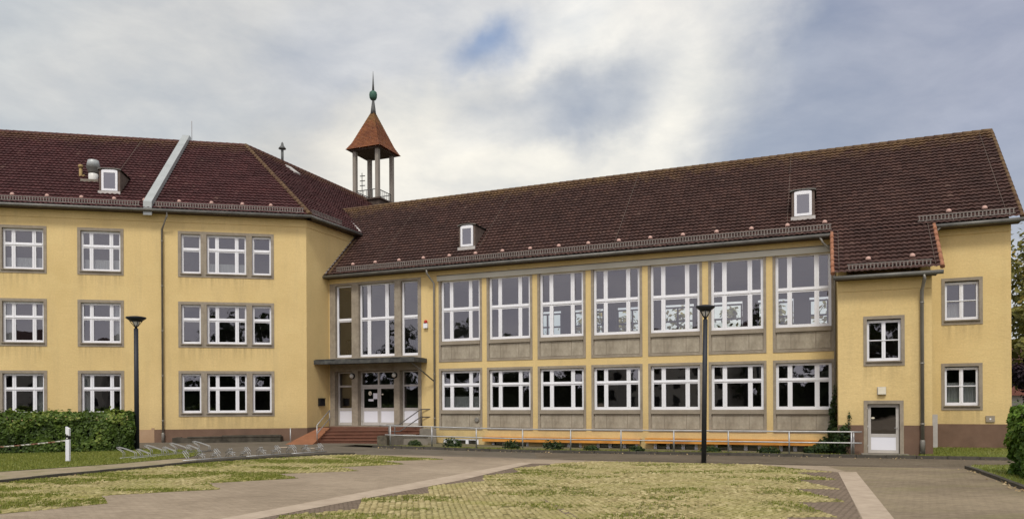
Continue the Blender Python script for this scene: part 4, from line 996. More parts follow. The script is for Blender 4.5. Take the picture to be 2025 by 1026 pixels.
rf.poly([(-1.5, -1.5, hb), (1.5, -1.5, hb), (1.5, 1.5, hb), (-1.5, 1.5, hb)][::-1]); rf.uv[len(rf.f)-1] = [(.5, .5)]*4
rf.build('roof', 'roofT', tower)
sp = MB(); sp.lathe(0, 0, [(.24, ap-.35), (.19, ap+.1), (.1, ap+.75), (.1, ap+.85)], 12); sp.build('spire_base', 'lead', tower)
sp = MB(); sp.lathe(0, 0, [(.08, ap+.82), (.22, ap+.88), (.31, ap+1.05), (.33, ap+1.28), (.29, ap+1.48), (.15, ap+1.6), (.06, ap+1.63)], 16); sp.build('ball', 'copper', tower)
sp = MB(); sp.lathe(0, 0, [(.1, ap+1.6), (.07, ap+2.2), (.012, ap+3.25)], 8); sp.build('spire', 'lead', tower)
an = MB(); an.tube([(-.8, -.5, zt+.12), (-.8, -.5, zt+2.6)], .03, 6)
for z in (1.1, 1.5, 1.9, 2.3): an.tube([(-.9, -.65, zt+z), (-.65, -.3, zt+z+.1)], .04, 5)
an.build('antenna', 'lead', tower)

# ------------------------------------------------------------------ entrance steps, ramp, walls
st = empty('entrance_steps', 'red tiled steps with a rust red ramp up to the double doors', 'steps', (-8.2, 40.2, .2))
def loc(o): o.location = (-st.location.x, -st.location.y, -st.location.z); return o
def sprism(name, pts, z0, z1, mat):
    mb = MB(); mb.prism(pts, z0, z1); return loc(mb.build(name, mat, st))
rise = (.95-.2)/5; yb = 38.55
bw = toW(FB, .1, .04); be_ = toW(FB, 6.2, .04)
xr = -4.95
landing = [(-10.0, 41.0), (xr, 40.75), be_, toW(FB, 3, .04), bw, (-10.35, 42.2)]
sprism('landing', landing, .0, .945, 'redtile')
for k in range(4):
    z1 = .2+rise*(k+1); y0 = yb+k*.5; xl = -9.98-.0*k; x2 = -6.9 if k < 2 else xr
    sprism('step', [(xl, y0), (x2, y0-.03), (x2, y0+.53 if k < 3 else 40.72), (xl, y0+.53 if k < 3 else 40.97)], .0, z1-.03, 'redtile')
    mb = MB(); mb.prism([(xl-.01, y0-.035), (x2+.01, y0-.065), (x2+.01, y0+.5 if k < 3 else 40.70), (xl-.01, y0+.5 if k < 3 else 40.95)], z1-.028, z1); loc(mb.build('tread', 'redtile', st))
mb = MB(); zr0 = .205
A_, B_, C_, D_ = (-11.36, 37.45), (-9.95, 37.35), (-9.99, 41.1), (-10.72, 41.75)
i = len(mb.v); mb.v += [(*A_, zr0+.02), (*B_, zr0+.02), (*C_, .94), (*D_, .94), (*A_, 0), (*B_, 0), (*C_, 0), (*D_, 0)]
for q in ((0,1,2,3),(4,7,6,5),(0,4,5,1),(1,5,6,2),(2,6,7,3),(3,7,4,0)): mb.f.append(q); mb.m.append(0)
loc(mb.build('ramp', 'ramp', st))
tag(MB().prism([(-6.62, 36.7), (-6.12, 36.6), (-6.06, 37.1), (-6.56, 37.2)], 0, .66).build('stone_pillar', 'old_concrete'), 'squat mossy concrete block at the right foot of the entrance steps', 'pillar')
fw = MB(); fw.prism([(-6.5, 37.25), (-6.05, 37.15), (-4.6, 40.6), (-5.0, 40.7)], 0, .62); fw.prism([(-4.93, 39.9), (-4.0, 39.5), toW(FB, 6.9, -.05), toW(FB, 6.2, -.05)], 0, .9)
fw.prism([(-6.1, 38.2), (-4.35, 38.6), (-4.5, 38.95), (-6.2, 38.55)], 0, .52); fw.prism([(-6.15, 38.15), (-4.3, 38.55), (-4.5, 39.05), (-6.25, 38.62)], .523, .58)
tag(fw.build('flank_wall', 'greyconc'), 'grey concrete flank wall on the right of the entrance steps', 'wall')
# handrails
def rail(name, label, cat, paths, posts, r, mat, postmat=None, group=None):
    x0, y0, z0 = posts[0][0]
    t = empty(name, label, cat, (x0, y0, z0), 0, group)
    mb = MB()
    for p in paths: mb.tube([(x-x0, y-y0, z-z0) for x, y, z in p], r, 8)
    mb.build('rail', mat, t)
    for a, b in posts:
        mb = MB(); mb.tube([(a[0]-x0, a[1]-y0, a[2]-z0), (b[0]-x0, b[1]-y0, b[2]-z0)], r*1.1, 8); mb.build('post', postmat or mat, t)
    return t
rail('handrail', 'thin steel handrail with two rails between the ramp and the steps', 'handrail',
     [[(-9.98, 38.3, 1.15), (-9.99, 41.0, 1.9)], [(-9.98, 38.3, .72), (-9.99, 41.0, 1.45)]],
     [((-9.98, 38.3, .2), (-9.98, 38.3, 1.15)), ((-9.99, 41.0, .93), (-9.99, 41.0, 1.9))], .025, 'steel')
rail('handrail', 'dark bent handrail at the right side of the entrance steps', 'handrail',
     [[(-6.6, 39.2, 1.12), (-5.95, 39.3, 1.12), (-5.0, 41.0, 1.92), (-4.05, 40.95, 1.92), (-4.05, 40.95, 1.42)], [(-6.5, 39.2, .78), (-5.9, 39.3, .78), (-5.0, 41.0, 1.5), (-4.05, 40.95, 1.5)]],
     [((-6.45, 39.2, .2), (-6.45, 39.2, 1.12)), ((-6.15, 39.25, .2), (-6.15, 39.25, 1.12)), ((-4.97, 41.0, .85), (-4.97, 41.0, 1.9))], .03, 'darksteel')
tag(MB().tube([(-11.22, 37.9, .1), (-11.22, 37.9, 1.02)], .03, 8).build('steel_post', 'steel'), 'single thin rusty post at the foot of the ramp by the plinth', 'post')
RP = [(-5.94, 36.5), (-3.88, 36.2), (-1.71, 35.75), (.49, 35.15), (2.69, 34.45), (4.89, 33.65), (7.09, 32.85), (9.25, 32.05), (11.54, 31.2), (13.78, 30.42)]
rb = lambda p: g(p[0])+.08
pa = [(x, y, rb((x, y))+.92) for x, y in RP]; pb = [(x, y, rb((x, y))+.47) for x, y in RP]
ext0 = (-6.5, 36.6); ext1 = (14.15, 30.3)
rail('long_railing', 'long galvanised tube railing with two rails along the planting strip', 'railing',
     [[(*ext0, rb(ext0)+.92)] + pa + [(*ext1, rb(ext1)+.92)], [(-6.2, 36.55, rb(ext0)+.47)] + pb + [(*ext1, rb(ext1)+.47)]],
     [((x, y, strip_z(x, y)-.05), (x, y, rb((x, y))+.92)) for x, y in RP] + [((13.95, 30.6, .05), (13.95, 30.6, .97))], .032, 'steel')
# low planter wall in front of the left wing
mb = MB(); mb.box(-6.75, -1.3, -1.15, -.9, -.2, .5); mb.box(-6.75, -6.5, -.9, -.04, -.2, .5); mb.box(-1.55, -1.3, -.9, -.04, -.2, .5); mb.box(-6.5, -1.55, -.9, -.04, -.2, .42)
mb.box(-6.0, -4.3, -1.18, -.88, .503, .55); mb.box(-4.28, -1.28, -1.18, -.88, .503, .6)
tag(mb.build('planter_wall', 'planter', None, FA), 'low dark mossy concrete planter against the brown plinth of the left wing', 'planter')
# orange boards
for (u0, u1, z, lb) in ((9.95, 18.3, .24, 'left'), (18.55, 26.55, .28, 'right')):
    mb = MB(); n = 4
    for k in range(n):
        a = u0+(u1-u0)*k/n; b = u0+(u1-u0)*(k+.997)/n
        mb.box(a, b, -.42, -.36, z, z+.25)
    mb.box(u0, u1, -.36, -.005, z+.2, z+.24)
    for k in range(5): x = u0+.2+(u1-u0-.4)*k/4; mb.box(x-.03, x+.03, -.355, -.01, z+.1, z+.2)
    tag(mb.build('timber_board', 'orange', None, FB), '%s one of two long orange timber boards above the basement windows' % lb, 'board', 'orange boards above the basement windows')

# ------------------------------------------------------------------ small wall things
o = empty('letterbox', 'small black letterbox on the yellow wall left of the entrance', 'letterbox', (1.2, -.01, 2.13), 0, None, FC)
mb = MB(); mb.box(-.22, .22, -.16, 0, 0, .4); mb.build('body', 'black', o); mb = MB(); mb.box(-.23, .23, -.19, 0, .405, .44); mb.build('lid', 'black', o)
for u, lb in ((1.62, 'left'), (4.42, 'right')):
    o = empty('wall_lamp', 'round white bulkhead lamp on the %s concrete pier beside the entrance doors' % lb, 'wall lamp', (u, -.035, 3.82), 0, 'round lamps at the entrance', FB)
    mb = MB(); mb.lathe(0, 0, [(.17, 0), (.17, .05), (.15, .07)], 16); q = mb.build('rim', 'black', o); q.rotation_euler = (R(90), 0, 0)
    mb = MB(); mb.lathe(0, 0, [(.13, .07), (.12, .12), (.07, .16), (.01, .17)], 16); q = mb.build('globe', 'lampglass', o); q.rotation_euler = (R(90), 0, 0)
o = empty('wall_lamp', 'square cream lamp on the yellow wall above the side door', 'wall lamp', (28.66, PDY-.005, 2.5), 0, None, FB)
mb = MB(); mb.box(-.16, .16, -.06, 0, 0, .32); mb.build('base', 'alu', o); mb = MB(); mb.box(-.14, .14, -.13, -.062, .02, .3); mb.build('cover', 'cream', o)
o = empty('alarm_siren', 'white alarm siren with a red cap right of the tall entrance windows', 'siren', (6.42, -.005, 6.35), 0, None, FB)
mb = MB(); mb.box(-.12, .12, -.14, 0, 0, .26); mb.build('body', 'white', o); mb = MB(); mb.lathe(0, -.07, [(.09, .262), (.09, .36), (.06, .43), (.01, .45)], 12); mb.build('beacon', 'red', o)
o = empty('wall_socket_box', 'small grey box with a white mark on the end wall above the plinth', 'box', (32.84, -.005, 1.36), 0, None, FB)
mb = MB(); mb.box(-.16, .16, -.05, 0, 0, .26); mb.build('cover', 'concrete', o); mb = MB(); mb.box(-.03, .03, -.056, -.051, .09, .16); mb.build('emblem', 'white', o)
mb = MB(); mb.box(0, .2, -.14, -.03, 0, 1.42); mb.box(.02, .18, -.15, -.141, .02, 1.4)
tag(mb.build('white_board', 'flash', None, FB, (30.72, -.02, .25)), 'narrow white board standing upright in the corner behind the downpipe', 'board')
# roof things
o = empty('exhaust_vent', 'grey metal exhaust cowl on a white base beside the left roof dormer', 'vent', (-11.65, 2.45, ZA+SA*2.9), 0, None, FA)
mb = MB(); mb.lathe(0, 0, [(.25, -.4), (.25, .33), (.22, .36)], 14); mb.build('base', 'lampglass', o)
mb = MB(); mb.lathe(0, 0, [(.24, .35), (.25, .42), (.35, .66), (.36, .7)], 16); mb.build('cowl', 'gutter', o); mb = MB(); mb.lathe(0, 0, [(.365, .702), (.28, 1.08), (.26, 1.1)], 16); mb.build('cowl_top', 'sheet', o)
mb = MB(); mb.box(-.55, .35, -.35, .25, -.35, -.04); mb.build('flashing', 'greyconc', o); 
o = empty('soil_pipe', 'thin yellowed plastic vent pipe on the left roof', 'pipe', (-12.4, 2.75, ZA+SA*3.2), 0, None, FA)
mb = MB(); mb.tube([(0, 0, -.4), (0, 0, .52)], .085, 10); mb.tube([(0, 0, .0), (.22, -.05, .1)], .05, 8); mb.build('pipe', 'yellowpipe', o); mb = MB(); mb.lathe(0, 0, [(.13, .53), (.13, .66), (.06, .7)], 10); mb.build('cap', 'yellowpipe', o)
o = empty('chimney_cowl', 'slender dark flue pipe with a small cowl on the ridge left of the belfry', 'flue', (8.0, 8.2, zr-.1), 0, None, FC)
mb = MB(); mb.tube([(0, 0, -.2), (0, 0, 1.2)], .09, 10); mb.build('pipe', 'lead', o); mb = MB(); mb.lathe(0, 0, [(.26, 1.02), (.26, 1.05), (.1, 1.25), (.08, 1.4), (.02, 1.5)], 12); mb.build('cowl', 'lead', o)

# ------------------------------------------------------------------ street lamps
def lamp(x, y, z, H, D, label, pw, lean=(0, 0)):
    t = empty('street_lamp', label, 'street lamp', (x, y, z), 0, 'street lamps on the forecourt')
    t.rotation_euler = (lean[0], lean[1], 0)
    mb = MB(); h0 = H-.5; mb.tube([(0, 0, -.1), (0, 0, h0)], pw*1.1, 12, 0, pw); mb.build('pole', 'anthracite', t)
    mb = MB(); mb.lathe(0, 0, [(.055, h0), (.055, h0+.08), (.08, h0+.1)], 12); mb.build('collar', 'anthracite', t)
    hd = MB(); r = D/2
    hd.lathe(0, 0, [(r*.5, H-.2), (r*.97, H-.07), (r, H-.035), (r*.97, H-.01), (r*.4, H+.03), (.01, H+.04)], 28); hd.build('lamp_head', 'anthracite', t)
    for k in range(6):
        a = k*math.pi/3+.3; s = MB(); s.tube([(.06*math.cos(a), .06*math.sin(a), h0+.08), (r*.62*math.cos(a), r*.62*math.sin(a), H-.17)], .016, 6); s.build('strut', 'anthracite', t)
    gl = MB(); gl.lathe(0, 0, [(.05, h0+.1), (.07, h0+.14), (r*.36, H-.215), (r*.36, H-.205)], 16); gl.build('lamp_glass', 'lampglass', t)
lamp(6.99, 27.34, .0, 5.75, .68, 'tall dark street lamp standing at the far edge of the cream paving before the hall', .085, (0, R(.9)))
lamp(-16.15, 32.23, .3, 5.72, .82, 'tall dark street lamp standing at the end of the left hedge by the bike rack', .09, (0, R(-.15)))
# ------------------------------------------------------------------ guide post and tape
gp = empty('guide_post', 'white roadside guide post with a slanted black band on the lawn', 'guide post', (-15.29, 25.78, .29))
mb = MB(); pr_ = [(-.075, .05), (.075, .05), (.06, -.05), (-.06, -.05)]
w_ = .06
mb.prism([(-w_, -.05), (w_, -.05), (w_, .05), (-w_, .05)], 0, .78); i = len(mb.v)
mb.v += [(-w_, -.05, .98), (w_, -.05, .9), (w_, .05, .9), (-w_, .05, .98), (-w_, -.05, 1.22), (w_, -.05, 1.15), (w_, .05, 1.15), (-w_, .05, 1.22)]
for q in ((0,3,2,1),(4,5,6,7),(0,1,5,4),(1,2,6,5),(2,3,7,6),(3,0,4,7)): mb.f.append(tuple(i+k for k in q)); mb.m.append(0)
mb.build('body', 'cream', gp); gp.children[0].data.materials[0] = M['white_panel']
mb = MB(); i = 0; w2 = .061
mb.v += [(-w2, -.051, .78), (w2, -.051, .78), (w2, .051, .78), (-w2, .051, .78), (-w2, -.051, .98), (w2, -.051, .9), (w2, .051, .9), (-w2, .051, .98)]
for q in ((0,3,2,1),(4,5,6,7),(0,1,5,4),(1,2,6,5),(2,3,7,6),(3,0,4,7)): mb.f.append(q); mb.m.append(0)
mb.build('black_band', 'black', gp)
for z in (.8, .93):
    mb = MB(); mb.lathe(0, 0, [(.028, 0), (.024, .012)], 10); q = mb.build('reflector', 'lampglass', gp, None, (0, -.052, z+.02)); q.rotation_euler = (R(90), 0, 0)
mb = MB(); x0, y0 = -15.37, 25.75; n = 30
for k in range(n):
    a, b = k/n, (k+1)/n
    f_ = lambda t: (x0-5.4*t, y0+.2*t, 1.03-.33*math.sin(t*math.pi*.5)**.9 + .0)
    pa_, pb_ = f_(a), f_(b); tw = .022
    mb.uv[len(mb.f)] = [(a*9, 0), (b*9, 0), (b*9, 1), (a*9, 1)]
    mb.quad((pa_[0], pa_[1], pa_[2]-tw), (pb_[0], pb_[1]+.02, pb_[2]-tw), (pb_[0], pb_[1]-.02, pb_[2]+tw), (pa_[0], pa_[1], pa_[2]+tw))
tag(mb.build('barrier_tape', 'tape'), 'faded red and white barrier tape sagging from the guide post', 'tape')

# ------------------------------------------------------------------ bike racks
def hoop_big(mb, mir=1):
    for dx in (-.045, .045):
        mb.tube([(0, dx, 0), (0, dx, .22), (-.1, dx, .29), (-.26, dx, .37), (-.29, dx, .4), (-.23, dx, .42), (.05, dx, .36), (.46, dx, .24), (.5, dx, .2), (.5, dx, 0)], .012, 6)
def rack(label, group, a, b, n, fn, z, railx):
    ang = math.atan2(b[1]-a[1], b[0]-a[0]); L = math.hypot(b[0]-a[0], b[1]-a[1])
    t = empty('bike_rack', label, 'bike rack', (a[0], a[1], z), 0, group); t.rotation_euler = (0, 0, ang-math.pi/2)
    mb = MB()
    for x in railx: mb.tube([(x, -.2, .03), (x, L+.2, .03)], .022, 6)
    mb.build('base_rail', 'steel', t)
    for k in range(n):
        mb = MB(); fn(mb, k); mb.build('wheel_holder', 'bright_steel', t, None, (0, L*k/(n-1), 0))
    return t
def hold_big(mb, k):
    if k % 2 == 0: hoop_big(mb)
    else:
        for dx in (-.05, .05): mb.tube([(.15, dx, 0), (.15, dx, .12), (.05, dx, .2), (-.05, dx, .29), (0, dx, .31), (.46, dx, .16), (.5, dx, .12), (.5, dx, 0)], .013, 6)
rack('bike rack of long slanted steel hoops beside the left lamp', 'bike racks', (-14.05, 27.1), (-13.05, 31.2), 7, hold_big, .3, (0, .5))
def hold_small(mb, k):
    s = 1 if k % 2 == 0 else -1; h = .33 if (k//2) % 2 == 0 else .22
    for dx in (-.045, .045):
        mb.tube([(.0, dx, .03), (-.02*s, dx, .12), (-.24*s, dx, h-.04), (-.27*s, dx, h), (-.22*s, dx, h+.03), (-.14*s, dx, h-.02), (.02*s, dx, .2)], .013, 6)
    mb.tube([(-.24*s, -.045, h+.01), (-.24*s, .045, h+.01)], .014, 6)
rack('low bike rack of small wheel holders, the left row along the kerb', 'bike racks', (-11.15, 25.75), (-9.95, 27.5), 8, hold_small, .3, (0,))
rack('low bike rack of small wheel holders, the middle row along the kerb', 'bike racks', (-9.75, 27.8), (-8.75, 29.1), 6, hold_small, .29, (0,))
rack('low bike rack of small wheel holders, the row nearest the entrance', 'bike racks', (-8.5, 29.4), (-7.7, 30.4), 5, hold_small, .28, (0,))

# ------------------------------------------------------------------ hedges and plants
def hedge(name, label, path, w, h, n, mat, size, zb, cat='hedge'):
    """path: centre line points. leaves on a lumpy boxy hull"""
    t = empty(name, label, cat, (path[0][0], path[0][1], zb)); ox, oy = path[0]
    segs = []; tot = 0
    for a, b in zip(path, path[1:]):
        L = math.hypot(b[0]-a[0], b[1]-a[1]); segs.append((a, b, L)); tot += L
    core = MB()  # solid dark box added inside the hedge, behind the leaves
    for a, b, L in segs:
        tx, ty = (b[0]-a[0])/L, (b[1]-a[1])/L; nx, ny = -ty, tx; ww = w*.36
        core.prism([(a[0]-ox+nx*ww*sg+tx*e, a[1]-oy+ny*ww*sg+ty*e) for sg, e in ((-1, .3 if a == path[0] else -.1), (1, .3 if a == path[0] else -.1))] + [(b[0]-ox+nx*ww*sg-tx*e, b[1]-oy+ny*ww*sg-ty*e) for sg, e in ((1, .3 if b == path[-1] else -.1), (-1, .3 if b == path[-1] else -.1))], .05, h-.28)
    core.build('dark_core', 'hedgein', t)
    mb = MB()
    for _ in range(n):
        d = random.random()*tot
        for a, b, L in segs:
            if d <= L: break
            d -= L
        tx, ty = (b[0]-a[0])/L, (b[1]-a[1])/L; nx, ny = -ty, tx
        face = random.choices((0, 1, 2, 3), (h, h*.6, w*1.3, 1.0))[0]
        if face == 0: s, z, nr = -.5, random.random(), Vector((-nx, -ny, .25))
        elif face == 1: s, z, nr = .5, random.random(), Vector((nx, ny, .25))
        elif face == 2: s, z, nr = random.uniform(-.5, .5), 1, Vector((0, 0, 1))
        else:
            s, z = random.uniform(-.5, .5), random.random(); e = random.choice((0, 1)); nr = Vector((tx, ty, .2))*(1 if e else -1)
            if (e == 0 and a != path[0]) or (e == 1 and b != path[-1]): continue
            d = L*e
        X = a[0]+tx*d+nx*s*w; Y = a[1]+ty*d+ny*s*w; Z = z*h
        nf = mnoise.fractal(Vector((X*1.1, Y*1.1, Z*1.3)), 1, 2, 3)
        # rounded shoulders and uneven surface
        rd = max(0, z-.86)/.14; sh = 1-.1*rd*rd
        X += nr.x*(.16*nf-.12*random.random()**2)-nx*s*w*.22*rd*rd; Y += nr.y*(.16*nf-.12*random.random()**2)-ny*s*w*.22*rd*rd
        Z = Z+(.13*nf if face == 2 else 0)+random.gauss(0, .03)
        if face == 2 and random.random() < .06: Z += random.random()*.16
        nn_ = nr+Vector((random.gauss(0, .55), random.gauss(0, .55), random.gauss(.25, .5)))
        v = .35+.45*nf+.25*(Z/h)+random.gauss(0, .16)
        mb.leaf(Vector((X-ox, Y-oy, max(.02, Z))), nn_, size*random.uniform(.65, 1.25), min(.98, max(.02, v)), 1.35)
    mb.build('foliage', mat, t); return t
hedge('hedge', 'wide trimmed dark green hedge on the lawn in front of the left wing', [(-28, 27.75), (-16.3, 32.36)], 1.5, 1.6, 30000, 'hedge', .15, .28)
hedge('hedge', 'bright green leafy hedge at the right edge behind the kerb', [(14.0, 18.2), (15.15, 21.9)], 1.15, 1.98, 9000, 'laurel', .16, .06)
def clump(name, label, cat, pts, n, mat, size, group=None, loc_=None):
    """pts: list of (x,y,z,rx,ry,rz) blobs in world space"""
    x0, y0, z0 = loc_ or (pts[0][0], pts[0][1], pts[0][2]-pts[0][5]); t = MB()
    w = [p[3]*p[4]*p[5] for p in pts]
    for _ in range(n):
        p = random.choices(pts, w)[0]
        v = Vector((random.gauss(0, 1), random.gauss(0, 1), random.gauss(0, 1))).normalized()*random.random()**.4
        c = Vector((p[0]+v.x*p[3]-x0, p[1]+v.y*p[4]-y0, p[2]+v.z*p[5]-z0))
        t.leaf(c, v+Vector((random.gauss(0, .5), random.gauss(0, .5)-.3, random.gauss(.4, .5))), size*random.uniform(.6, 1.3), min(.98, max(.02, .4+.4*v.z+random.gauss(0, .2))))
    return tag(t.build(name, mat, None, None, (x0, y0, z0)), label, cat, group)
def fb(u, y, z, rx, ry, rz): X, Y = toW(FB, u, y); return (X, Y, z, rx, ry, rz)
iv = [fb(26.72, -.3, .35, .5, .25, .4), fb(26.9, -.25, 1.0, .28, .2, .55), fb(26.88, -.2, 1.8, .18, .14, .55), fb(26.95, -.18, 2.5, .1, .09, .5), fb(26.95, -.9, .6, .12, .6, .55), fb(26.97, -1.7, .6, .1, .6, .55),
      fb(27.2, -2.5, .5, .35, .1, .55), fb(27.3, -2.5, .95, .32, .08, .4), fb(27.47, -2.48, 1.55, .08, .05, .4), fb(26.5, -.9, .2, .5, .5, .25), fb(26.2, -.7, .1, .6, .4, .2)]
clump('ivy', 'dark ivy climbing the corner between the hall windows and the side bay', 'ivy', iv, 5200, 'ivy', .13, None, (*toW(FB, 26.8, -.4), .1))
for (X, Y, r, h, lb) in ((-3.0, 37.2, .5, .34, 'left of the first basement window'), (-.05, 35.75, .42, .28, 'just left of the orange boards'), (1.9, 35.2, .5, .32, 'under the left end of the left orange board'), (-4.9, 37.6, .35, .22, 'at the foot of the flank wall'), (8.6, 32.6, .45, .18, 'below the right orange board near the tall lamp'), (3.6, 34.4, .35, .16, 'below the middle of the left orange board'), (10.9, 31.9, .5, .2, 'below the right orange board near its right end'), (5.6, 33.8, .35, .15, 'between the two orange boards')):
    clump('shrub', 'low dark shrub in the planting strip %s' % lb, 'shrub', [(X, Y, strip_z(X, Y)+h*.6, r, r*.6, h), (X+r*.5, Y-.1, strip_z(X, Y)+h*.4, r*.6, r*.5, h*.7)], 420, 'ivy', .11, 'shrubs in the planting strip', (X, Y, strip_z(X, Y)))

# ------------------------------------------------------------------ trees
def tree_leaves(mb, cx, cy, cz, r, h, n, size, seed, clumps=40):
    rnd = random.Random(seed); C = []
    for _ in range(clumps):
        v = Vector((rnd.gauss(0, 1), rnd.gauss(0, 1), rnd.gauss(0, 1))).normalized()*(.45+.55*rnd.random())
        C.append((Vector((cx+v.x*r, cy+v.y*r, cz+v.z*h)), r*rnd.uniform(.16, .3), rnd.uniform(-.15, .15)))
    for _ in range(n):
        c, cr, dv = rnd.choice(C)
        v = Vector((rnd.gauss(0, .55), rnd.gauss(0, .55), rnd.gauss(0, .5)))
        mb.leaf(c+v*cr, v+Vector((rnd.gauss(0, .4), rnd.gauss(0, .4), .5)), size*rnd.uniform(.6, 1.3), min(.98, max(.02, .45+.3*v.z+dv+rnd.gauss(0, .15))))
    return C
def tree(name, label, x, y, H, r, n, mat, size, seed, cz=None, ch=None, clumps=40):
    t = empty(name, label, 'tree', (x, y, 0)); mb = MB(); cz = cz or H*.6; ch = ch or H*.4
    C = tree_leaves(mb, 0, 0, cz, r, ch, n, size, seed, clumps); mb.build('crown', mat, t)
    tr = MB(); tr.tube([(0, 0, -.3), (.1, 0, cz*.5), (0, .1, cz), (.1, 0, cz+ch*.6)], H*.022, 8, 0, H*.006)
    for c, cr, _ in C[::3]: tr.tube([(0, 0, cz-ch*.6), tuple(c*.5+Vector((0, 0, cz*.48))), tuple(c)], H*.008, 5, 0, .02)
    tr.build('trunk', 'bark', t); return t
tree('broadleaf_tree', 'large yellowing tree rising behind the right end wall of the school', 44.2, 58.0, 15.5, 6.2, 11000, 'treeleaf', .42, 4, 10.0, 6.0, 70)
tree('purple_tree', 'dark purple leaved tree low behind the right end wall', 37.5, 52.5, 6.4, 2.6, 3500, 'purpleleaf', .3, 8, 3.8, 2.5, 30)
h = empty('background_house', 'distant house with a dark tiled roof and salmon cladding behind the right hedge', 'house', (52, 72, 0), R(-15))
mb = MB(); mb.box(-8, 8, -5, 5, -.2, 4.6); mb.build('wall', 'brickhouse', h)
mb = MB(); mb.quad((-8.5, -5.5, 4.4), (8.5, -5.5, 4.4), (8.5, 0, 8.2), (-8.5, 0, 8.2)); mb.quad((-8.5, 0, 8.2), (8.5, 0, 8.2), (8.5, 5.5, 4.4), (-8.5, 5.5, 4.4)); mb.poly([(-8, -5, 4.6), (-8, 0, 8.0), (-8, 5, 4.6)]); mb.poly([(8, -5, 4.6), (8, 5, 4.6), (8, 0, 8.0)]); mb.build('roof', 'housetile', h)
mb = MB(); mb.box(-8.2, 2, -5.3, -5.01, 2.7, 3.6); mb.build('cladding', 'redcanopy', h)
h = empty('apartment_house', 'pale house across the forecourt, seen only as a reflection in the left panes', 'house', (-40, -40, 0), R(5))
mb = MB(); mb.box(-11, 11, -5, 5, -.2, 9.5); mb.build('wall', 'brickhouse', h)
mb = MB(); mb.quad((-11.4, 5.5, 9.3), (-11.4, 0, 13.5), (11.4, 0, 13.5), (11.4, 5.5, 9.3)); mb.quad((-11.4, -5.5, 9.3), (11.4, -5.5, 9.3), (11.4, 0, 13.5), (-11.4, 0, 13.5)); mb.poly([(-11, -5, 9.5), (-11, 0, 13.3), (-11, 5, 9.5)]); mb.poly([(11, -5, 9.5), (11, 5, 9.5), (11, 0, 13.3)]); mb.build('roof', 'housetile', h)
for r_ in range(3):
    for q in range(6):
        mb = MB(); mb.box(-9.6+3.6*q, -8.2+3.6*q, 5.003, 5.06, 1.2+2.9*r_, 2.8+2.9*r_); mb.build('window', 'black', h)
# greenery behind the hall, glimpsed through its upper windows, and the tree belt and houses across the road that the panes reflect
mb = MB()
for k in range(9): tree_leaves(mb, -6+6.5*k, 66-1.6*k+random.uniform(-3, 3), 6.4, 3.8, 3.6, 1800, .5, 50+k, 26)
tag(mb.build('tree_belt', 'treeleaf'), 'belt of greenery behind the hall glimpsed through its upper windows', kind='stuff')
mb = MB(); rnd_ = random.Random(21)
arc_ = [(72, -8), (64, -20), (55, -30), (46, -36), (37, -40), (28, -42), (19, -44), (10, -44), (1, -45), (-8, -45), (-17, -45), (-26, -44), (-35, -42), (-45, -40), (-55, -36), (-65, -31), (-75, -25), (-85, -18), (-94, -10), (-102, -1), (-110, 9)]
for k, (x, y) in enumerate(arc_):
    if x in (-35, -45): continue
    hh = rnd_.uniform(8.2, 9.6) if -30 < x < 0 else rnd_.uniform(6.8, 8.6) if x < -60 else rnd_.uniform(5.5, 7.6); tree_leaves(mb, x+rnd_.uniform(-2, 2), y+rnd_.uniform(-4, 4), hh*.95, 6.6, hh, 1200, 1.25, 80+k, 34)
for (xa, ya), (xb, yb2) in zip(arc_, arc_[1:]):  # dark sheets added along the belt to close bright gaps in the reflections
    for q in range(4):
        t0, t1 = q/4, (q+1)/4; h0 = 5.2+1.6*mnoise.noise(Vector((xa+q, ya, 0))); h1 = 5.2+1.6*mnoise.noise(Vector((xa+q+1, ya, 0)))
        mb.uv[len(mb.f)] = .15+.6*abs(mnoise.noise(Vector((xa*.7+q*1.3, ya, 4)))); mb.quad((xa+(xb-xa)*t0, ya+(yb2-ya)*t0, -.2), (xa+(xb-xa)*t1, ya+(yb2-ya)*t1, -.2), (xa+(xb-xa)*t1, ya+(yb2-ya)*t1, h1), (xa+(xb-xa)*t0, ya+(yb2-ya)*t0, h0))
tag(mb.build('tree_belt', 'darkleaf'), 'belt of dark trees with an added backing across the forecourt, seen reflected in the lower windows', kind='stuff')

# ------------------------------------------------------------------ sky
W = bpy.data.worlds.new('World'); sc.world = W; W.use_nodes = True
nt = W.node_tree; nt.nodes.clear(); l = nt.links
SUN_EL, SUN_AZ = R(54), R(189)       # azimuth clockwise from +Y: behind the camera, to the left
gen = N(nt, 'ShaderNodeTexCoord').outputs['Generated']
sky = N(nt, 'ShaderNodeTexSky', sky_type='NISHITA'); sky.sun_disc = False; sky.sun_elevation = SUN_EL; sky.sun_rotation = SUN_AZ
nz = N(nt, 'ShaderNodeSeparateXYZ'); l.new(gen, nz.inputs[0])
# flat cloud layer projection
den = mth(nt, 'ADD', mth(nt, 'MAXIMUM', nz.outputs[2], 0.0), .22)
cv = N(nt, 'ShaderNodeCombineXYZ'); l.new(mth(nt, 'DIVIDE', nz.outputs[0], den), cv.inputs[0]); l.new(mth(nt, 'DIVIDE', nz.outputs[1], den), cv.inputs[1])
wisp = mapping(nt, gen, (2.6, 2.6, 5.2), (0, R(22), 0))
n1 = noise(nt, wisp, 1.25, 8, .56, .25); n2 = noise(nt, mapping(nt, gen, (3.5, 3.5, 8.0), (0, R(30), 0)), 1.9, 9, .6, .2)
n3 = noise(nt, cv.outputs[0], 2.2, 6, .55, .4)
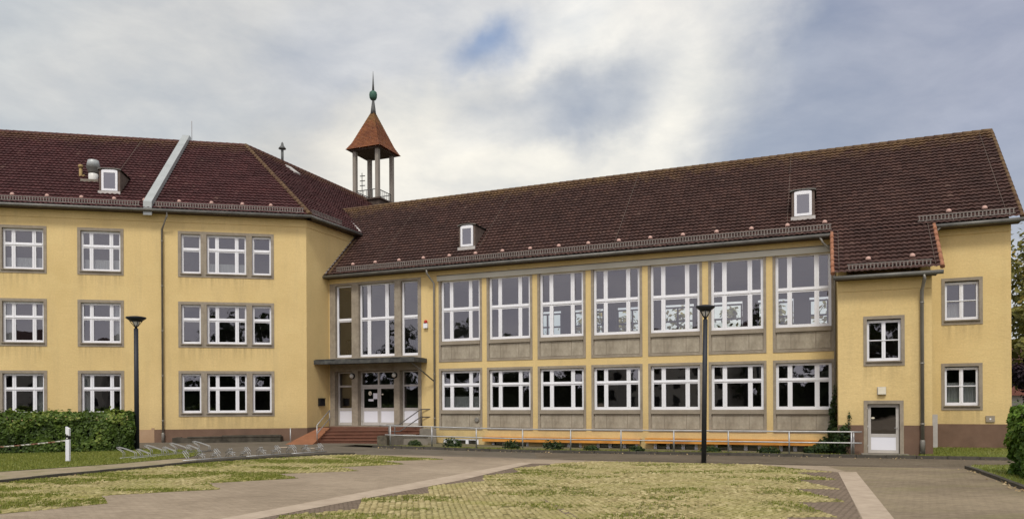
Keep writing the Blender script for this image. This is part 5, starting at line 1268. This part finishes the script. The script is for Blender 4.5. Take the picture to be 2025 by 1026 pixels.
# a soft wobble for the placed masses
wob = N(nt, 'ShaderNodeTexNoise'); wob.inputs['Scale'].default_value = 4.2; wob.inputs['Detail'].default_value = 6; wob.inputs['Roughness'].default_value = .55; l.new(gen, wob.inputs['Vector'])
wd = N(nt, 'ShaderNodeVectorMath', operation='MULTIPLY_ADD'); l.new(wob.outputs['Color'], wd.inputs[0]); wd.inputs[1].default_value = (.2, .2, .2)
sb = N(nt, 'ShaderNodeVectorMath', operation='SUBTRACT'); l.new(gen, sb.inputs[0]); sb.inputs[1].default_value = (.1, .1, .1); l.new(sb.outputs[0], wd.inputs[2])
def d_of(px, py):
    return Vector((px-1012.5, 1481, 796-py)).normalized()
def blob(px, py, rad, stretch=None, soft=.25):
    v = d_of(px, py); df = N(nt, 'ShaderNodeVectorMath', operation='SUBTRACT'); l.new(wd.outputs[0], df.inputs[0]); df.inputs[1].default_value = v
    vec = df.outputs[0]
    if stretch:
        m_ = N(nt, 'ShaderNodeMapping'); m_.inputs['Rotation'].default_value = (0, R(-stretch[0]), 0); m_.inputs['Scale'].default_value = (1/stretch[1], 1, 1); m_.vector_type = 'TEXTURE'
        m_.inputs['Scale'].default_value = (stretch[1], 1, 1); m_.inputs['Rotation'].default_value = (0, R(-stretch[0]), 0); l.new(vec, m_.inputs['Vector']); vec = m_.outputs[0]
    ln = N(nt, 'ShaderNodeVectorMath', operation='LENGTH'); l.new(vec, ln.inputs[0])
    mr = N(nt, 'ShaderNodeMapRange', interpolation_type='SMOOTHSTEP'); mr.inputs[1].default_value = rad/1481.; mr.inputs[2].default_value = soft*rad/1481.; l.new(ln.outputs['Value'], mr.inputs[0])
    return mr.outputs[0]
# angle: positive = rising to the right
base = ramp(nt, n1, [(.3, (.47, .52, .58)), (.45, (.60, .62, .645)), (.58, (.72, .715, .70)), (.72, (.86, .84, .80))])
c = base
for (px, py, rad, st_, colr, amt) in (
    (1800, 130, 420, (0, 1.5), (.345, .39, .51), .95),
    (1480, 270, 230, (10, 1.9), (.37, .43, .53), .9),
    (1950, 60, 200, (0, 1.8), (.44, .46, .56), .7),
    (1650, 210, 160, (10, 2.2), (.44, .47, .56), .6),
    (60, 220, 220, (-10, 2.4), (.47, .54, .59), .85),
    (100, 40, 150, (10, 2.6), (.6, .63, .65), .7),
    (420, 255, 110, (-8, 2.6), (.47, .55, .62), .75),
    (330, 110, 170, (20, 2.6), (.76, .75, .72), .7),
    (600, 330, 130, (10, 1.8), (.80, .76, .68), .7),
    (780, 90, 110, (20, 2.0), (.57, .60, .66), .7),
    (950, 60, 150, (15, 1.8), (.82, .82, .81), .7),
    (945, 120, 62, (40, 1.5), (.25, .36, .58), .95),
    (1240, 230, 150, (20, 1.6), (.93, .91, .84), .95),
    (1190, 90, 130, (40, 1.7), (1.06, 1.04, .98), 1.0),
    (1230, 175, 120, (10, 1.3), (1.0, .98, .91), .9),
    (1370, 25, 90, (25, 2.4), (.93, .91, .86), .95),
    (900, 300, 130, (25, 2.2), (.98, .94, .84), .95),
    (1060, 325, 140, (12, 2.0), (.97, .94, .85), .9),
    (1110, 212, 80, (14, 2.4), (.40, .45, .54), .95),
    (1000, 270, 55, (28, 3.0), (.93, .91, .85), .7)):
    c = mixc(nt, mth(nt, 'MULTIPLY', blob(px, py, rad*1.35, st_), amt), c, colr)
c = mixc(nt, .8, c, mixc(nt, 1.0, c, ramp(nt, n2, [(.3, (.78, .81, .86)), (.5, (.99, .985, .98)), (.68, (1.2, 1.17, 1.12))]), 'MULTIPLY'))
# clear gaps take the physical sky
c = mixc(nt, .12, c, mixc(nt, 1.0, sky.outputs[0], (.1, .1, .1), 'MULTIPLY'))
# unseen cloud behind the viewer, on the sun's side, brightened to light the walls
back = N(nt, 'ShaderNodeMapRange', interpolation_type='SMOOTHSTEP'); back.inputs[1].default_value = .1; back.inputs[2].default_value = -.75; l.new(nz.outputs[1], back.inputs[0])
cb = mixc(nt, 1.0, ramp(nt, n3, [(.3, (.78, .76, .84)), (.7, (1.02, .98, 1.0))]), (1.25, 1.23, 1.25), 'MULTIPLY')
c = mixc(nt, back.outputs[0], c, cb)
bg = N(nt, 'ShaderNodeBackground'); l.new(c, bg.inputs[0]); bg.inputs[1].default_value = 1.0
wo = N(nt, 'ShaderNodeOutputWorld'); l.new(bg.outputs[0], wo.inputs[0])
# ------------------------------------------------------------------ sun
L = bpy.data.lights.new('sun', 'SUN'); L.energy = 2.2; L.angle = R(13); L.color = (1, .95, .86)
so_ = bpy.data.objects.new('sun', L); col.objects.link(so_)
sd = Vector((math.sin(SUN_AZ)*math.cos(SUN_EL), math.cos(SUN_AZ)*math.cos(SUN_EL), math.sin(SUN_EL)))
so_.rotation_euler = sd.to_track_quat('Z', 'Y').to_euler(); so_.location = (-20, -20, 40)
# ------------------------------------------------------------------ camera
cam = bpy.data.cameras.new('camera'); co = bpy.data.objects.new('camera', cam); col.objects.link(co); sc.camera = co
cam.sensor_width = 36; cam.lens = 36*1481/2025; cam.shift_y = (796-513)/2025; cam.clip_end = 2000; cam.clip_start = .1
co.location = (0, 0, 2.25); co.rotation_euler = (R(90), R(.2865), 0)
sc.view_settings.view_transform = 'Standard'; sc.view_settings.look = 'None'; sc.view_settings.exposure = 0; sc.view_settings.gamma = 1
sc.render.engine = 'CYCLES'; sc.cycles.use_denoising = True; sc.cycles.max_bounces = 8; sc.cycles.transparent_max_bounces = 12
sc.cycles.sample_clamp_indirect = 4
